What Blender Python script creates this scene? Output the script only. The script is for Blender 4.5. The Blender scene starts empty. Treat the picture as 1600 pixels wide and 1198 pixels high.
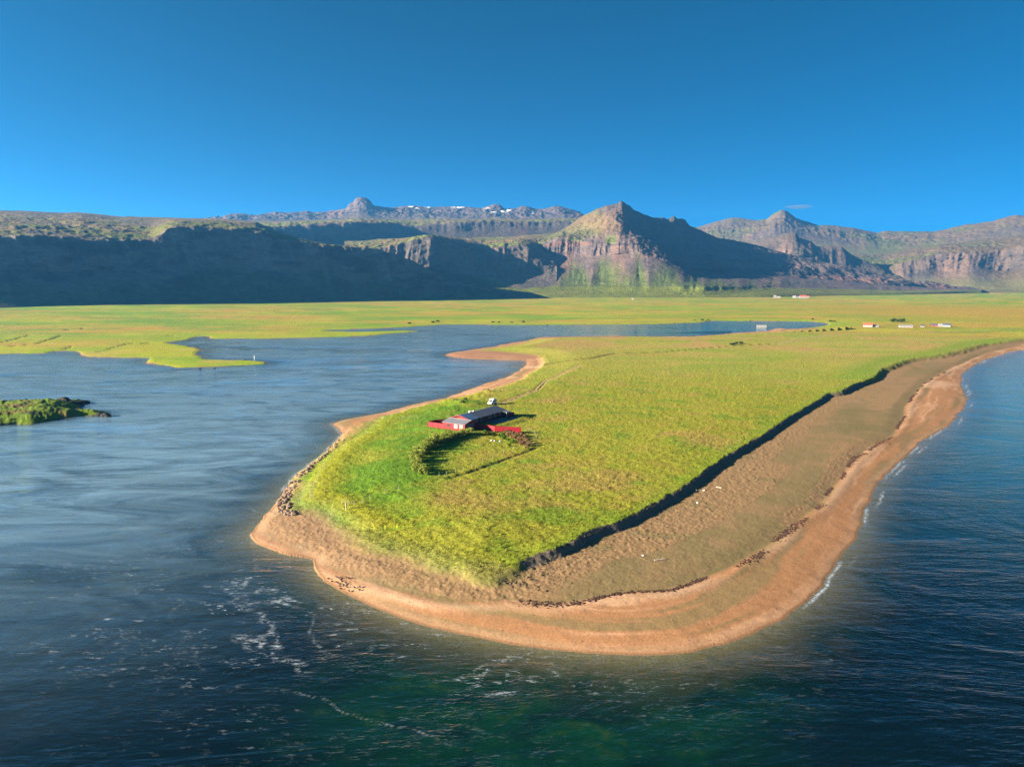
import bpy, math, random
import numpy as np
from math import radians, sin, cos, tan, atan2, pi

random.seed(7)
rng = np.random.default_rng(7)
SC = bpy.context.scene
COL = SC.collection

# ------------------------------------------------------------------ camera, sky, sun, exposure
CAM_H = 55.0
PITCH = radians(7.95)
cam_d = bpy.data.cameras.new('camera')
cam_d.sensor_width = 36.0
cam_d.lens = 24.97
cam_d.clip_start = 1.0
cam_d.clip_end = 60000.0
cam = bpy.data.objects.new('camera', cam_d)
COL.objects.link(cam)
cam.location = (0, 0, CAM_H)
cam.rotation_euler = (pi / 2 - PITCH, 0, 0)
SC.camera = cam

SUN_EL = radians(15.0)
SUN_TRAVEL = (0.965, 0.262)                      # horizontal direction the light travels
_az = atan2(-SUN_TRAVEL[0], -SUN_TRAVEL[1])      # compass bearing of the sun from +Y, clockwise
world = bpy.data.worlds.new('World')
SC.world = world
world.use_nodes = True
_n = world.node_tree.nodes
_l = world.node_tree.links
_bg = _n['Background']
_sky = _n.new('ShaderNodeTexSky')
_sky.sky_type = 'NISHITA'
_sky.sun_disc = False
_sky.sun_elevation = SUN_EL
_sky.sun_rotation = _az
_sky.air_density = 0.13
_sky.dust_density = 1.0
_sky.ozone_density = 4.0
_hs = _n.new('ShaderNodeHueSaturation')
_hs.inputs['Saturation'].default_value = 1.75
_hs.inputs['Hue'].default_value = 0.476
_l.new(_sky.outputs[0], _hs.inputs['Color'])
_l.new(_hs.outputs[0], _bg.inputs['Color'])
_bg.inputs['Strength'].default_value = 0.05

sun_d = bpy.data.lights.new('sun', 'SUN')
sun_d.energy = 5.0
sun_d.angle = radians(0.53)
sun_d.color = (1.0, 0.86, 0.66)
sun = bpy.data.objects.new('sun', sun_d)
COL.objects.link(sun)
sun.location = (-200, -60, 200)
sun.rotation_euler = (pi / 2 - SUN_EL, 0, atan2(-SUN_TRAVEL[0], SUN_TRAVEL[1]))

SC.view_settings.view_transform = 'Standard'
SC.view_settings.look = 'None'
SC.view_settings.gamma = 1.0
SC.view_settings.use_curve_mapping = False
SC.view_settings.exposure = 2.55
SC.render.engine = 'CYCLES'
SC.cycles.max_bounces = 6
SC.cycles.volume_bounces = 0
SC.cycles.transparent_max_bounces = 8
SC.cycles.use_denoising = True
SC.cycles.denoising_prefilter = 'NONE'

# ------------------------------------------------------------------ measuring helpers
FPX = 1110.0


def ray(px, py):
    x = (px - 800) / FPX
    u = (599 - py) / FPX
    return x, cos(PITCH) + u * sin(PITCH), -sin(PITCH) + u * cos(PITCH)


def at(px, py, z=0.0):
    d = ray(px, py)
    t = (z - CAM_H) / d[2]
    return (d[0] * t, d[1] * t)


def pts(lst, z=0.0):
    return np.array([at(p[0], p[1], p[2] if len(p) > 2 else z) for p in lst], dtype=np.float32)


def sst(a, b, x):
    t = np.clip((x - a) / (b - a), 0, 1)
    return t * t * (3 - 2 * t)


def _hash(ix, iy, seed):
    n = (ix.astype(np.int64) * 374761393 + iy.astype(np.int64) * 668265263 + seed * 1274126177) & 0xFFFFFFFF
    n = ((n ^ (n >> 13)) * 1274126177) & 0xFFFFFFFF
    n = (n ^ (n >> 16))
    return (n & 0xFFFF).astype(np.float32) / 65535.0


def vn(x, y, seed=0):
    """smooth value noise in -1..1"""
    x0 = np.floor(x); y0 = np.floor(y)
    fx = (x - x0).astype(np.float32); fy = (y - y0).astype(np.float32)
    fx = fx * fx * fx * (fx * (fx * 6 - 15) + 10); fy = fy * fy * fy * (fy * (fy * 6 - 15) + 10)
    ix = x0.astype(np.int64); iy = y0.astype(np.int64)
    a = _hash(ix, iy, seed); b = _hash(ix + 1, iy, seed)
    c = _hash(ix, iy + 1, seed); d = _hash(ix + 1, iy + 1, seed)
    return ((a + (b - a) * fx) * (1 - fy) + (c + (d - c) * fx) * fy) * 2 - 1


def fbm(x, y, oct=4, seed=0, gain=0.5, ridged=False):
    s = 0.0; a = 1.0; t = 0.0
    for o in range(oct):
        c, n = cos(0.6 * o + 0.3), sin(0.6 * o + 0.3)
        xx = x * c - y * n; yy = x * n + y * c
        v = vn(xx * 2 ** o + 17.3 * o, yy * 2 ** o - 9.1 * o, seed + o * 13)
        if ridged:
            v = 1 - 2 * np.abs(v)
        s = s + a * v; t += a; a *= gain
    return s / t


def near(P, poly, closed=False, attr=None, reach=None):
    """distance from points P (n,2) to a polyline; arc length at the nearest point; interpolated attr"""
    A = poly if closed else poly[:-1]
    B = np.roll(poly, -1, 0) if closed else poly[1:]
    D = B - A
    L2 = (D ** 2).sum(1) + 1e-9
    cum = np.concatenate([[0], np.cumsum(np.sqrt(L2))[:-1]]).astype(np.float32)
    n = len(P)
    dist = np.full(n, 1e6, np.float32); arc = np.zeros(n, np.float32)
    att = np.zeros(n, np.float32) if attr is not None else None
    if attr is not None:
        a0 = np.asarray(attr, np.float32)
        a1 = np.roll(a0, -1) if closed else a0[1:]
        a0 = a0 if closed else a0[:-1]
    for s in range(0, n, 16000):
        Q = P[s:s + 16000].astype(np.float32)
        qx = Q[:, 0:1] - A[None, :, 0]; qy = Q[:, 1:2] - A[None, :, 1]
        t = np.clip((qx * D[:, 0] + qy * D[:, 1]) / L2, 0, 1)
        qx -= t * D[:, 0]; qy -= t * D[:, 1]
        d2 = qx * qx + qy * qy
        k = d2.argmin(1)
        i = np.arange(len(Q))
        dist[s:s + 16000] = np.sqrt(d2[i, k]); tk = t[i, k]
        arc[s:s + 16000] = cum[k] + tk * np.sqrt(L2[k])
        if attr is not None:
            att[s:s + 16000] = a0[k] * (1 - tk) + a1[k] * tk
    return (dist, arc, att) if attr is not None else (dist, arc)


def inside(P, poly):
    x = P[:, 0]; y = P[:, 1]
    r = np.zeros(len(P), bool)
    n = len(poly)
    for i in range(n):
        x0, y0 = poly[i]; x1, y1 = poly[(i + 1) % n]
        if y0 == y1:
            continue
        c = (y0 > y) != (y1 > y)
        r ^= c & (x < (x1 - x0) * (y - y0) / (y1 - y0) + x0)
    return r


# ------------------------------------------------------------------ object helpers
def tag(o, label=None, cat=None, group=None, kind=None):
    if label: o['label'] = label
    if cat: o['category'] = cat
    if group: o['group'] = group
    if kind: o['kind'] = kind
    return o


def link(name, me, parent=None, loc=(0, 0, 0), rotz=0.0):
    o = bpy.data.objects.new(name, me)
    COL.objects.link(o)
    o.location = loc
    o.rotation_euler = (0, 0, rotz)
    if parent is not None:
        o.parent = parent
    return o


def empty(name, loc, rotz=0.0):
    return link(name, None, None, loc, rotz)


def copy_tree(src, parent=None):
    c = src.copy()
    COL.objects.link(c)
    if parent is not None:
        c.parent = parent
    for ch in [x for x in bpy.data.objects if x.parent == src]:
        copy_tree(ch, c)
    return c


def np_mesh(name, V, F, mats=(), smooth=True):
    """mesh from arrays; F is (m,3) or (m,4)"""
    me = bpy.data.meshes.new(name)
    V = np.ascontiguousarray(V, np.float32); F = np.ascontiguousarray(F, np.int32)
    k = F.shape[1]
    me.vertices.add(len(V)); me.loops.add(F.size); me.polygons.add(len(F))
    me.vertices.foreach_set('co', V.ravel())
    me.loops.foreach_set('vertex_index', F.ravel())
    me.polygons.foreach_set('loop_start', np.arange(0, F.size, k, dtype=np.int32))
    me.polygons.foreach_set('loop_total', np.full(len(F), k, np.int32))
    me.polygons.foreach_set('use_smooth', np.full(len(F), smooth, bool))
    for m in mats:
        me.materials.append(m)
    me.update(calc_edges=True)
    return me


def set_col(me, name, rgb):
    a = me.color_attributes.new(name, 'FLOAT_COLOR', 'POINT')
    d = np.ones((len(rgb), 4), np.float32)
    d[:, :3] = np.clip(rgb, 0, 1)
    a.data.foreach_set('color', d.ravel())


def set_float(me, name, v):
    a = me.attributes.new(name, 'FLOAT', 'POINT')
    a.data.foreach_set('value', np.ascontiguousarray(v, np.float32))


class MB:
    """collects boxes, prisms and tubes and links them as one mesh object"""

    def __init__(self):
        self.v = []; self.f = []

    def poly(self, vs, fs):
        b = len(self.v)
        self.v += [tuple(p) for p in vs]
        self.f += [tuple(i + b for i in f) for f in fs]
        return self

    def box(self, x0, x1, y0, y1, z0, z1):
        vs = [(x, y, z) for z in (z0, z1) for x, y in ((x0, y0), (x1, y0), (x1, y1), (x0, y1))]
        return self.poly(vs, [(3, 2, 1, 0), (4, 5, 6, 7), (0, 1, 5, 4), (1, 2, 6, 5), (2, 3, 7, 6), (3, 0, 4, 7)])

    def slab(self, q, th):
        """a sheet through four corner points, given thickness downwards"""
        vs = [tuple(p) for p in q] + [(p[0], p[1], p[2] - th) for p in q]
        return self.poly(vs, [(0, 1, 2, 3), (7, 6, 5, 4), (1, 0, 4, 5), (2, 1, 5, 6), (3, 2, 6, 7), (0, 3, 7, 4)])

    def wall(self, a, b, z0, z1, th):
        dx, dy = b[0] - a[0], b[1] - a[1]
        l = math.hypot(dx, dy); nx, ny = -dy / l * th / 2, dx / l * th / 2
        q = [(a[0] + nx, a[1] + ny), (b[0] + nx, b[1] + ny), (b[0] - nx, b[1] - ny), (a[0] - nx, a[1] - ny)]
        vs = [(x, y, z0) for x, y in q] + [(x, y, z1) for x, y in q]
        return self.poly(vs, [(0, 1, 2, 3), (7, 6, 5, 4), (1, 0, 4, 5), (2, 1, 5, 6), (3, 2, 6, 7), (0, 3, 7, 4)])

    def tube(self, p, q, r, n=6, r2=None):
        p = np.array(p, float); q = np.array(q, float)
        d = q - p; d /= np.linalg.norm(d)
        a = np.cross(d, (0, 0, 1) if abs(d[2]) < 0.9 else (1, 0, 0)); a /= np.linalg.norm(a)
        b = np.cross(d, a); r2 = r if r2 is None else r2
        vs = [p + r * (cos(2 * pi * i / n) * a + sin(2 * pi * i / n) * b) for i in range(n)]
        vs += [q + r2 * (cos(2 * pi * i / n) * a + sin(2 * pi * i / n) * b) for i in range(n)]
        fs = [(i, (i + 1) % n, n + (i + 1) % n, n + i) for i in range(n)]
        fs += [tuple(range(n - 1, -1, -1)), tuple(range(n, 2 * n))]
        return self.poly(vs, fs)

    def build(self, name, mat, parent=None, loc=(0, 0, 0), rotz=0.0, smooth=False):
        me = bpy.data.meshes.new(name)
        me.from_pydata(self.v, [], self.f)
        me.materials.append(mat)
        if smooth:
            me.polygons.foreach_set('use_smooth', [True] * len(me.polygons))
        me.update()
        return link(name, me, parent, loc, rotz)


# ------------------------------------------------------------------ materials
class NT:
    def __init__(self, name):
        self.m = bpy.data.materials.new(name)
        self.m.use_nodes = True
        self.t = self.m.node_tree
        self.n = self.t.nodes
        self.out = self.n['Material Output']
        self.p = self.n['Principled BSDF']

    def new(self, kind, **kw):
        x = self.n.new(kind)
        for k, v in kw.items():
            if k.startswith('i_'):
                x.inputs[k[2:].replace('_', ' ')].default_value = v
            else:
                setattr(x, k, v)
        return x

    def ln(self, a, b):
        self.t.links.new(a, b)

    def math(self, op, a, b=None, c=None):
        x = self.n.new('ShaderNodeMath'); x.operation = op
        for i, v in enumerate((a, b, c)):
            if v is None: continue
            if hasattr(v, 'is_linked'): self.ln(v, x.inputs[i])
            else: x.inputs[i].default_value = v
        return x.outputs[0]

    def noise(self, scale, detail=4, rough=0.55, vec=None, stretch=None, rot=0.0, distort=0.0):
        x = self.new('ShaderNodeTexNoise')
        x.inputs['Scale'].default_value = scale
        x.inputs['Detail'].default_value = detail
        x.inputs['Roughness'].default_value = rough
        x.inputs['Distortion'].default_value = distort
        g = self.new('ShaderNodeNewGeometry').outputs['Position'] if vec is None else vec
        if stretch is not None:
            mp = self.new('ShaderNodeMapping')
            mp.inputs['Scale'].default_value = stretch
            mp.inputs['Rotation'].default_value = (0, 0, rot)
            self.ln(g, mp.inputs['Vector']); g = mp.outputs[0]
        self.ln(g, x.inputs['Vector'])
        return x.outputs['Fac']

    def rng(self, v, a, b, c, d):
        x = self.new('ShaderNodeMapRange')
        self.ln(v, x.inputs['Value'])
        for k, q in zip(('From Min', 'From Max', 'To Min', 'To Max'), (a, b, c, d)):
            x.inputs[k].default_value = q
        return x.outputs[0]

    def mix(self, fac, a, b, mode='MIX'):
        x = self.n.new('ShaderNodeMix'); x.data_type = 'RGBA'; x.blend_type = mode
        for sock, v in ((x.inputs['Factor'], fac), (x.inputs[6], a), (x.inputs[7], b)):
            if hasattr(v, 'is_linked'): self.ln(v, sock)
            elif isinstance(v, (int, float)): sock.default_value = v
            else: sock.default_value = (*v, 1) if len(v) == 3 else v
        return x.outputs[2]

    def attr(self, name, out='Fac'):
        x = self.new('ShaderNodeAttribute', attribute_name=name)
        return x.outputs[out]

    def bump(self, h, strength, dist):
        x = self.new('ShaderNodeBump')
        x.inputs['Strength'].default_value = strength
        x.inputs['Distance'].default_value = dist
        self.ln(h, x.inputs['Height'])
        return x.outputs[0]


def paint(name, rgb, rough=0.6, var=0.15, scale=3.0, metal=0.0, spec=0.2):
    t = NT(name)
    f = t.noise(scale, 4, 0.6)
    v = t.rng(f, 0.25, 0.75, 1 - var, 1 + var)
    x = t.new('ShaderNodeVectorMath', operation='SCALE')
    x.inputs[0].default_value = rgb
    t.ln(v, x.inputs['Scale'])
    t.ln(x.outputs[0], t.p.inputs['Base Color'])
    t.p.inputs['Roughness'].default_value = rough
    t.p.inputs['Metallic'].default_value = metal
    t.p.inputs['Specular IOR Level'].default_value = spec
    return t.m


def ground_mat():
    t = NT('ground')
    c = t.attr('col', 'Color')
    g = t.attr('grass')
    hum = t.attr('hum')
    fine = t.noise(2.2, 5, 0.65)
    gr = t.noise(0.9, 5, 0.7, stretch=(0.6, 1.3, 1), rot=0.5)
    k1 = t.rng(fine, 0.25, 0.75, 0.72, 1.28)
    k2 = t.rng(gr, 0.25, 0.75, 0.7, 1.3)
    k = t.math('MULTIPLY', k1, t.math('ADD', t.math('MULTIPLY', t.math('SUBTRACT', k2, 1.0), g), 1.0))
    x = t.new('ShaderNodeVectorMath', operation='SCALE')
    t.ln(c, x.inputs[0]); t.ln(k, x.inputs['Scale'])
    t.ln(x.outputs[0], t.p.inputs['Base Color'])
    t.p.inputs['Roughness'].default_value = 0.9
    t.p.inputs['Specular IOR Level'].default_value = 0.12
    gb = t.noise(1.7, 5, 0.7, stretch=(0.7, 1.2, 1), rot=0.4)
    sb = t.noise(2.6, 4, 0.6)
    hb = t.new('ShaderNodeTexVoronoi'); hb.inputs['Scale'].default_value = 1.15
    pos = t.new('ShaderNodeNewGeometry').outputs['Position']
    t.ln(pos, hb.inputs['Vector'])
    h = t.math('ADD', t.math('MULTIPLY', gb, t.math('MULTIPLY', g, 0.45)),
               t.math('ADD', t.math('MULTIPLY', sb, 0.05), t.math('MULTIPLY', hb.outputs['Distance'], t.math('MULTIPLY', hum, 0.075))))
    t.ln(t.bump(h, 0.9, 1.0), t.p.inputs['Normal'])
    return t.m


def rock_mat():
    t = NT('mountain_rock')
    c = t.attr('col', 'Color')
    f = t.noise(0.012, 8, 0.68)
    f2 = t.noise(0.05, 6, 0.7, stretch=(1, 1, 2.5))
    k = t.math('MULTIPLY', t.rng(f, 0.3, 0.7, 0.75, 1.25), t.rng(f2, 0.3, 0.7, 0.72, 1.28))
    x = t.new('ShaderNodeVectorMath', operation='SCALE')
    t.ln(c, x.inputs[0]); t.ln(k, x.inputs['Scale'])
    t.ln(x.outputs[0], t.p.inputs['Base Color'])
    t.p.inputs['Roughness'].default_value = 0.95
    t.p.inputs['Specular IOR Level'].default_value = 0.1
    b = t.math('ADD', t.noise(0.03, 7, 0.7), t.math('MULTIPLY', t.noise(0.12, 4, 0.6), 0.3))
    t.ln(t.bump(b, 0.7, 13.0), t.p.inputs['Normal'])
    return t.m


def water_mat():
    t = NT('water')
    dep = t.attr('depth'); kelp = t.attr('kelp'); foam = t.attr('foam'); slick = t.attr('slick'); sh = t.attr('surf')
    # bed and body colour
    kn = t.noise(0.09, 4, 0.6, stretch=(1.0, 1.6, 1), distort=0.8)
    kn2 = t.noise(0.5, 4, 0.65)
    kf = t.math('MULTIPLY', kelp, t.rng(kn, 0.35, 0.68, 0.25, 1.0))
    deep = t.mix(kf, (0.0012, 0.0055, 0.0085), (0.002, 0.026, 0.012))
    weed = t.math('MULTIPLY', kelp, t.rng(t.math('MULTIPLY', kn, kn2), 0.30, 0.45, 0.0, 0.5))
    deep = t.mix(weed, deep, (0.022, 0.040, 0.007))
    silt_sheen = t.math('MULTIPLY', t.attr('silt_sheen'), t.rng(t.noise(0.035, 6, 0.66, stretch=(0.55, 1.5, 1), rot=0.35, distort=2.4), 0.35, 0.68, 0.45, 1.45))
    deep = t.mix(silt_sheen, deep, (0.145, 0.235, 0.30))  # milky silt plus reflected sky brightness, painted into the body colour
    deep = t.mix(t.attr('sea'), deep, (0.035, 0.135, 0.165))  # sky sheen on the right-hand sea, painted in as bluer body colour
    body = t.new('ShaderNodeBsdfDiffuse'); t.ln(deep, body.inputs['Color'])
    tr = t.new('ShaderNodeBsdfTransparent'); tr.inputs['Color'].default_value = (0.74, 0.90, 0.84, 1)
    turb = t.math('SUBTRACT', 1.0, t.math('EXPONENT', t.math('MULTIPLY', dep, -1.75)))
    m1 = t.new('ShaderNodeMixShader')
    t.ln(turb, m1.inputs[0]); t.ln(tr.outputs[0], m1.inputs[1]); t.ln(body.outputs[0], m1.inputs[2])
    # waves
    w1 = t.noise(0.62, 4, 0.6, stretch=(0.40, 1.5, 1), rot=0.12, distort=0.4)
    w2 = t.noise(0.16, 3, 0.55, stretch=(0.4, 1.25, 1), rot=-0.2, distort=0.8)
    w3 = t.noise(2.4, 2, 0.6, stretch=(0.6, 1.2, 1), rot=0.05)
    patch = t.noise(0.018, 5, 0.62, stretch=(0.6, 1.4, 1), rot=0.35, distort=2.6)
    amp = t.math('MULTIPLY', t.rng(patch, 0.36, 0.62, 0.35, 1.25), t.math('SUBTRACT', 1.0, t.math('MULTIPLY', slick, 0.93)))
    h = t.math('ADD', t.math('MULTIPLY', w1, 0.42), t.math('ADD', t.math('MULTIPLY', w2, 0.9), t.math('MULTIPLY', w3, 0.09)))
    h = t.math('MULTIPLY', h, t.math('MULTIPLY', amp, t.math('SUBTRACT', 1.0, t.math('MULTIPLY', t.attr('sea'), 0.45))))
    nb = t.bump(h, 1.0, 0.5)
    gl = t.new('ShaderNodeBsdfGlossy'); gl.inputs['Roughness'].default_value = 0.12
    gl.inputs['Color'].default_value = (1, 1, 1, 1)
    t.ln(t.math('ADD', 0.04, t.math('MULTIPLY', amp, 0.06)), gl.inputs['Roughness'])
    t.ln(nb, gl.inputs['Normal'])
    dt_ = t.new('ShaderNodeVectorMath', operation='DOT_PRODUCT')
    t.ln(nb, dt_.inputs[0]); t.ln(t.new('ShaderNodeNewGeometry').outputs['Incoming'], dt_.inputs[1])
    fr = t.math('MULTIPLY_ADD', t.math('POWER', t.math('SUBTRACT', 1.0, t.math('ABSOLUTE', dt_.outputs['Value'])), 5.0), 0.98, 0.02)
    m2 = t.new('ShaderNodeMixShader')
    t.ln(fr, m2.inputs[0]); t.ln(m1.outputs[0], m2.inputs[1]); t.ln(gl.outputs[0], m2.inputs[2])
    # foam flecks drifting in thin broken lines
    f1 = t.noise(0.075, 5, 0.62, stretch=(0.5, 1.5, 1), rot=-0.12, distort=2.2)
    ln = t.math('SUBTRACT', 1.0, t.math('MULTIPLY', t.math('ABSOLUTE', t.math('SUBTRACT', f1, 0.5)), 30.0))
    f2 = t.noise(1.1, 5, 0.75, stretch=(0.55, 1.5, 1), rot=-0.15, distort=0.6)
    f3 = t.noise(0.05, 3, 0.5)
    fm = t.math('MULTIPLY', t.rng(ln, -0.05, 0.75, 0.0, 1.0), t.rng(f2, 0.53, 0.65, 0.0, 1.0))
    fm = t.math('MULTIPLY', fm, t.rng(f3, 0.41, 0.58, 0.0, 1.0))
    fm = t.math('MULTIPLY', fm, foam)
    fm = t.math('MAXIMUM', fm, t.math('MULTIPLY', t.attr('current'), t.rng(f2, 0.48, 0.64, 0.0, 0.75)))
    sf = t.math('MULTIPLY', sh, t.rng(t.noise(0.9, 4, 0.7), 0.42, 0.6, 0.0, 1.0))
    fm = t.math('MINIMUM', t.math('ADD', fm, sf), 1.0)
    wd = t.new('ShaderNodeBsdfDiffuse'); wd.inputs['Color'].default_value = (0.42, 0.47, 0.52, 1)
    m3 = t.new('ShaderNodeMixShader')
    t.ln(fm, m3.inputs[0]); t.ln(m2.outputs[0], m3.inputs[1]); t.ln(wd.outputs[0], m3.inputs[2])
    t.ln(m3.outputs[0], t.out.inputs['Surface'])
    t.n.remove(t.p)
    return t.m


def leaf_mat(name, a, b, trans=0.25):
    t = NT(name)
    oi = t.new('ShaderNodeObjectInfo').outputs['Random']
    f = t.math('MULTIPLY_ADD', t.noise(1.3, 3, 0.6), 0.8, t.math('MULTIPLY', oi, 0.25))
    c = t.mix(t.rng(f, 0.3, 0.75, 0.0, 1.0), a, b)
    t.ln(c, t.p.inputs['Base Color'])
    t.p.inputs['Roughness'].default_value = 0.75
    t.p.inputs['Specular IOR Level'].default_value = 0.15
    tl = t.new('ShaderNodeBsdfTranslucent'); t.ln(c, tl.inputs['Color'])
    m = t.new('ShaderNodeMixShader'); m.inputs[0].default_value = trans
    t.ln(t.p.outputs[0], m.inputs[1]); t.ln(tl.outputs[0], m.inputs[2]); t.ln(m.outputs[0], t.out.inputs['Surface'])
    return t.m


M_GROUND = ground_mat()
M_ROCK = rock_mat()
M_WATER = water_mat()
M_RED = paint('red_paint', (0.17, 0.004, 0.009), 0.55, 0.22, 1.4)
M_REDDARK = paint('dark_red_stain', (0.16, 0.018, 0.016), 0.7, 0.25, 1.5)
M_ROOF = paint('grey_roofing', (0.13, 0.135, 0.15), 0.45, 0.15, 0.8)
M_ROOFB = paint('roof_sky_tint', (0.12, 0.19, 0.30), 0.35, 0.12, 0.8)  # grey roofing with the sky's blue reflection painted into its colour
M_WHITE = paint('white_paint', (0.62, 0.61, 0.58), 0.5, 0.06, 2)
M_GLASS = paint('window_glass', (0.03, 0.035, 0.04), 0.08, 0.1, 2, spec=0.8)
M_GLASSL = paint('curtained_glass', (0.27, 0.23, 0.16), 0.3, 0.08, 2)
M_DECK = paint('weathered_decking', (0.12, 0.115, 0.11), 0.8, 0.25, 1.2)
M_WOOD = paint('grey_driftwood', (0.34, 0.29, 0.24), 0.8, 0.25, 6)
M_POST = paint('pale_post_wood', (0.30, 0.25, 0.17), 0.8, 0.2, 6)
M_WIRE = paint('galvanised_wire', (0.3, 0.3, 0.3), 0.5, 0.1, 5)
M_STONE = paint('brown_shore_rock', (0.14, 0.095, 0.07), 0.85, 0.5, 1.6)
M_LAVA = paint('black_lava', (0.022, 0.02, 0.019), 0.9, 0.5, 1.0)
M_TURF = paint('turf_clod', (0.085, 0.065, 0.038), 0.9, 0.45, 2.0)
M_WRACK = paint('dry_seaweed', (0.045, 0.022, 0.014), 0.85, 0.5, 3.0)
M_VAN = paint('white_van_paint', (0.72, 0.75, 0.80), 0.3, 0.03, 1, spec=0.5)
M_RUBBER = paint('black_rubber', (0.015, 0.015, 0.016), 0.8, 0.2, 4)
M_LAMP = paint('lamp_glass', (0.7, 0.68, 0.6), 0.2, 0.05, 4)
M_FARM = paint('farm_wall', (0.20, 0.19, 0.18), 0.7, 0.1, .5)
M_REDROOF = paint('red_roof_sheet', (0.34, 0.075, 0.045), 0.5, 0.15, 0.5)
M_DARKROOF = paint('dark_roof_sheet', (0.05, 0.06, 0.10), 0.4, 0.15, 0.5)
M_BIRD = paint('dark_plumage', (0.035, 0.028, 0.024), 0.8, 0.3, 8)
M_BIRDW = paint('white_plumage', (0.75, 0.75, 0.72), 0.8, 0.05, 8)
M_BARK = paint('shrub_bark', (0.07, 0.05, 0.035), 0.9, 0.3, 5)
M_WILLOW = leaf_mat('willow_leaf', (0.115, 0.17, 0.018), (0.25, 0.26, 0.045))
M_BROWN = leaf_mat('brown_seed_heads', (0.13, 0.085, 0.035), (0.22, 0.14, 0.06))
M_BRIGHT = leaf_mat('bright_leaf', (0.05, 0.12, 0.008), (0.10, 0.17, 0.012))
M_DARKLEAF = leaf_mat('dark_leaf', (0.02, 0.04, 0.012), (0.04, 0.065, 0.018))
def grass_mat():
    t = NT('grass_blade')
    c = t.attr('col', 'Color')
    t.ln(c, t.p.inputs['Base Color'])
    t.p.inputs['Roughness'].default_value = 0.8
    t.p.inputs['Specular IOR Level'].default_value = 0.12
    tl = t.new('ShaderNodeBsdfTranslucent'); t.ln(c, tl.inputs['Color'])
    m = t.new('ShaderNodeMixShader'); m.inputs[0].default_value = 0.2
    t.ln(t.p.outputs[0], m.inputs[1]); t.ln(tl.outputs[0], m.inputs[2]); t.ln(m.outputs[0], t.out.inputs['Surface'])
    return t.m


M_GRASS = grass_mat()

# ------------------------------------------------------------------ outlines of land and grass (metres)
NORTH = [(-60, 556), (0, 554), (19, 552.6), (65, 552.6), (88, 549), (120, 548), (130, 554), (140, 557.5), (179, 559), (224, 559),
         (227, 565), (247, 569), (279, 574.5), (312, 574), (357, 571.5), (390, 570), (414, 569), (413, 565.8), (383, 562.5), (325, 561.4),
         (306, 555), (314, 547), (293, 540), (257, 536), (293, 530.5), (309, 525.5), (326, 525.5), (330, 529), (357, 529), (422, 529),
         (487, 527.5), (565, 525), (630, 519.6), (659, 517), (630, 516.2), (565, 518.2), (510, 517), (510, 515.6), (623, 511.6),
         (695, 506.8), (760, 507), (825, 507.6), (890, 507.3), (1020, 506.6), (1060, 505), (1090, 503.9), (1112, 501), (1262, 502), (1297, 505)]
SOUTH = [(1290, 509), (1262, 512.5), (1235, 514), (1214, 513), (1200, 517.5), (1150, 520), (1128, 522.5), (1080, 525.5), (1000, 525.5), (950, 525.3), (890, 526),
         (840, 527), (818, 532.6), (792, 537.5), (744, 545.6), (711, 550.5), (695, 553.7), (708, 558.6), (744, 561), (783, 562.5),
         (821, 563.5), (822, 569), (815, 576.5), (792, 589.5), (760, 599), (727, 610.6), (695, 622), (646, 632), (597, 645), (532, 657),
         (520, 663), (528, 670.6), (537, 677), (526, 688), (504, 711), (482, 728), (460, 745.6), (442, 770.6), (432, 786), (424, 797),
         (403, 819), (389, 836), (403, 849.6), (438, 864), (469, 870.6), (490, 874.5), (494, 889), (506, 908.6), (537, 927), (577, 946.7),
         (616, 961), (656, 974), (708, 988.7), (760, 998), (791, 1004), (854, 1013.5), (916, 1020), (979, 1023.7), (1041, 1021.5), (1088, 1017),
         (1131, 1006), (1179, 989), (1220, 968), (1254, 946), (1270, 930), (1289, 908), (1308, 877), (1333, 848), (1346, 820), (1351, 795),
         (1361, 776), (1372, 754), (1400, 726), (1428, 701), (1444, 686), (1481, 667), (1494, 651), (1506, 639), (1510, 626), (1502, 604),
         (1502, 585), (1522, 570), (1547, 559), (1578, 549.7), (1600, 546.6), (1700, 535), (1850, 521)]
LAND = np.concatenate([[(-2600, 900), (-900, 640)], pts(NORTH), pts(SOUTH), [(2600, 1700), (9000, 2500), (9000, 12000), (-9000, 12000), (-9000, 900)]]).astype(np.float32)
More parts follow.
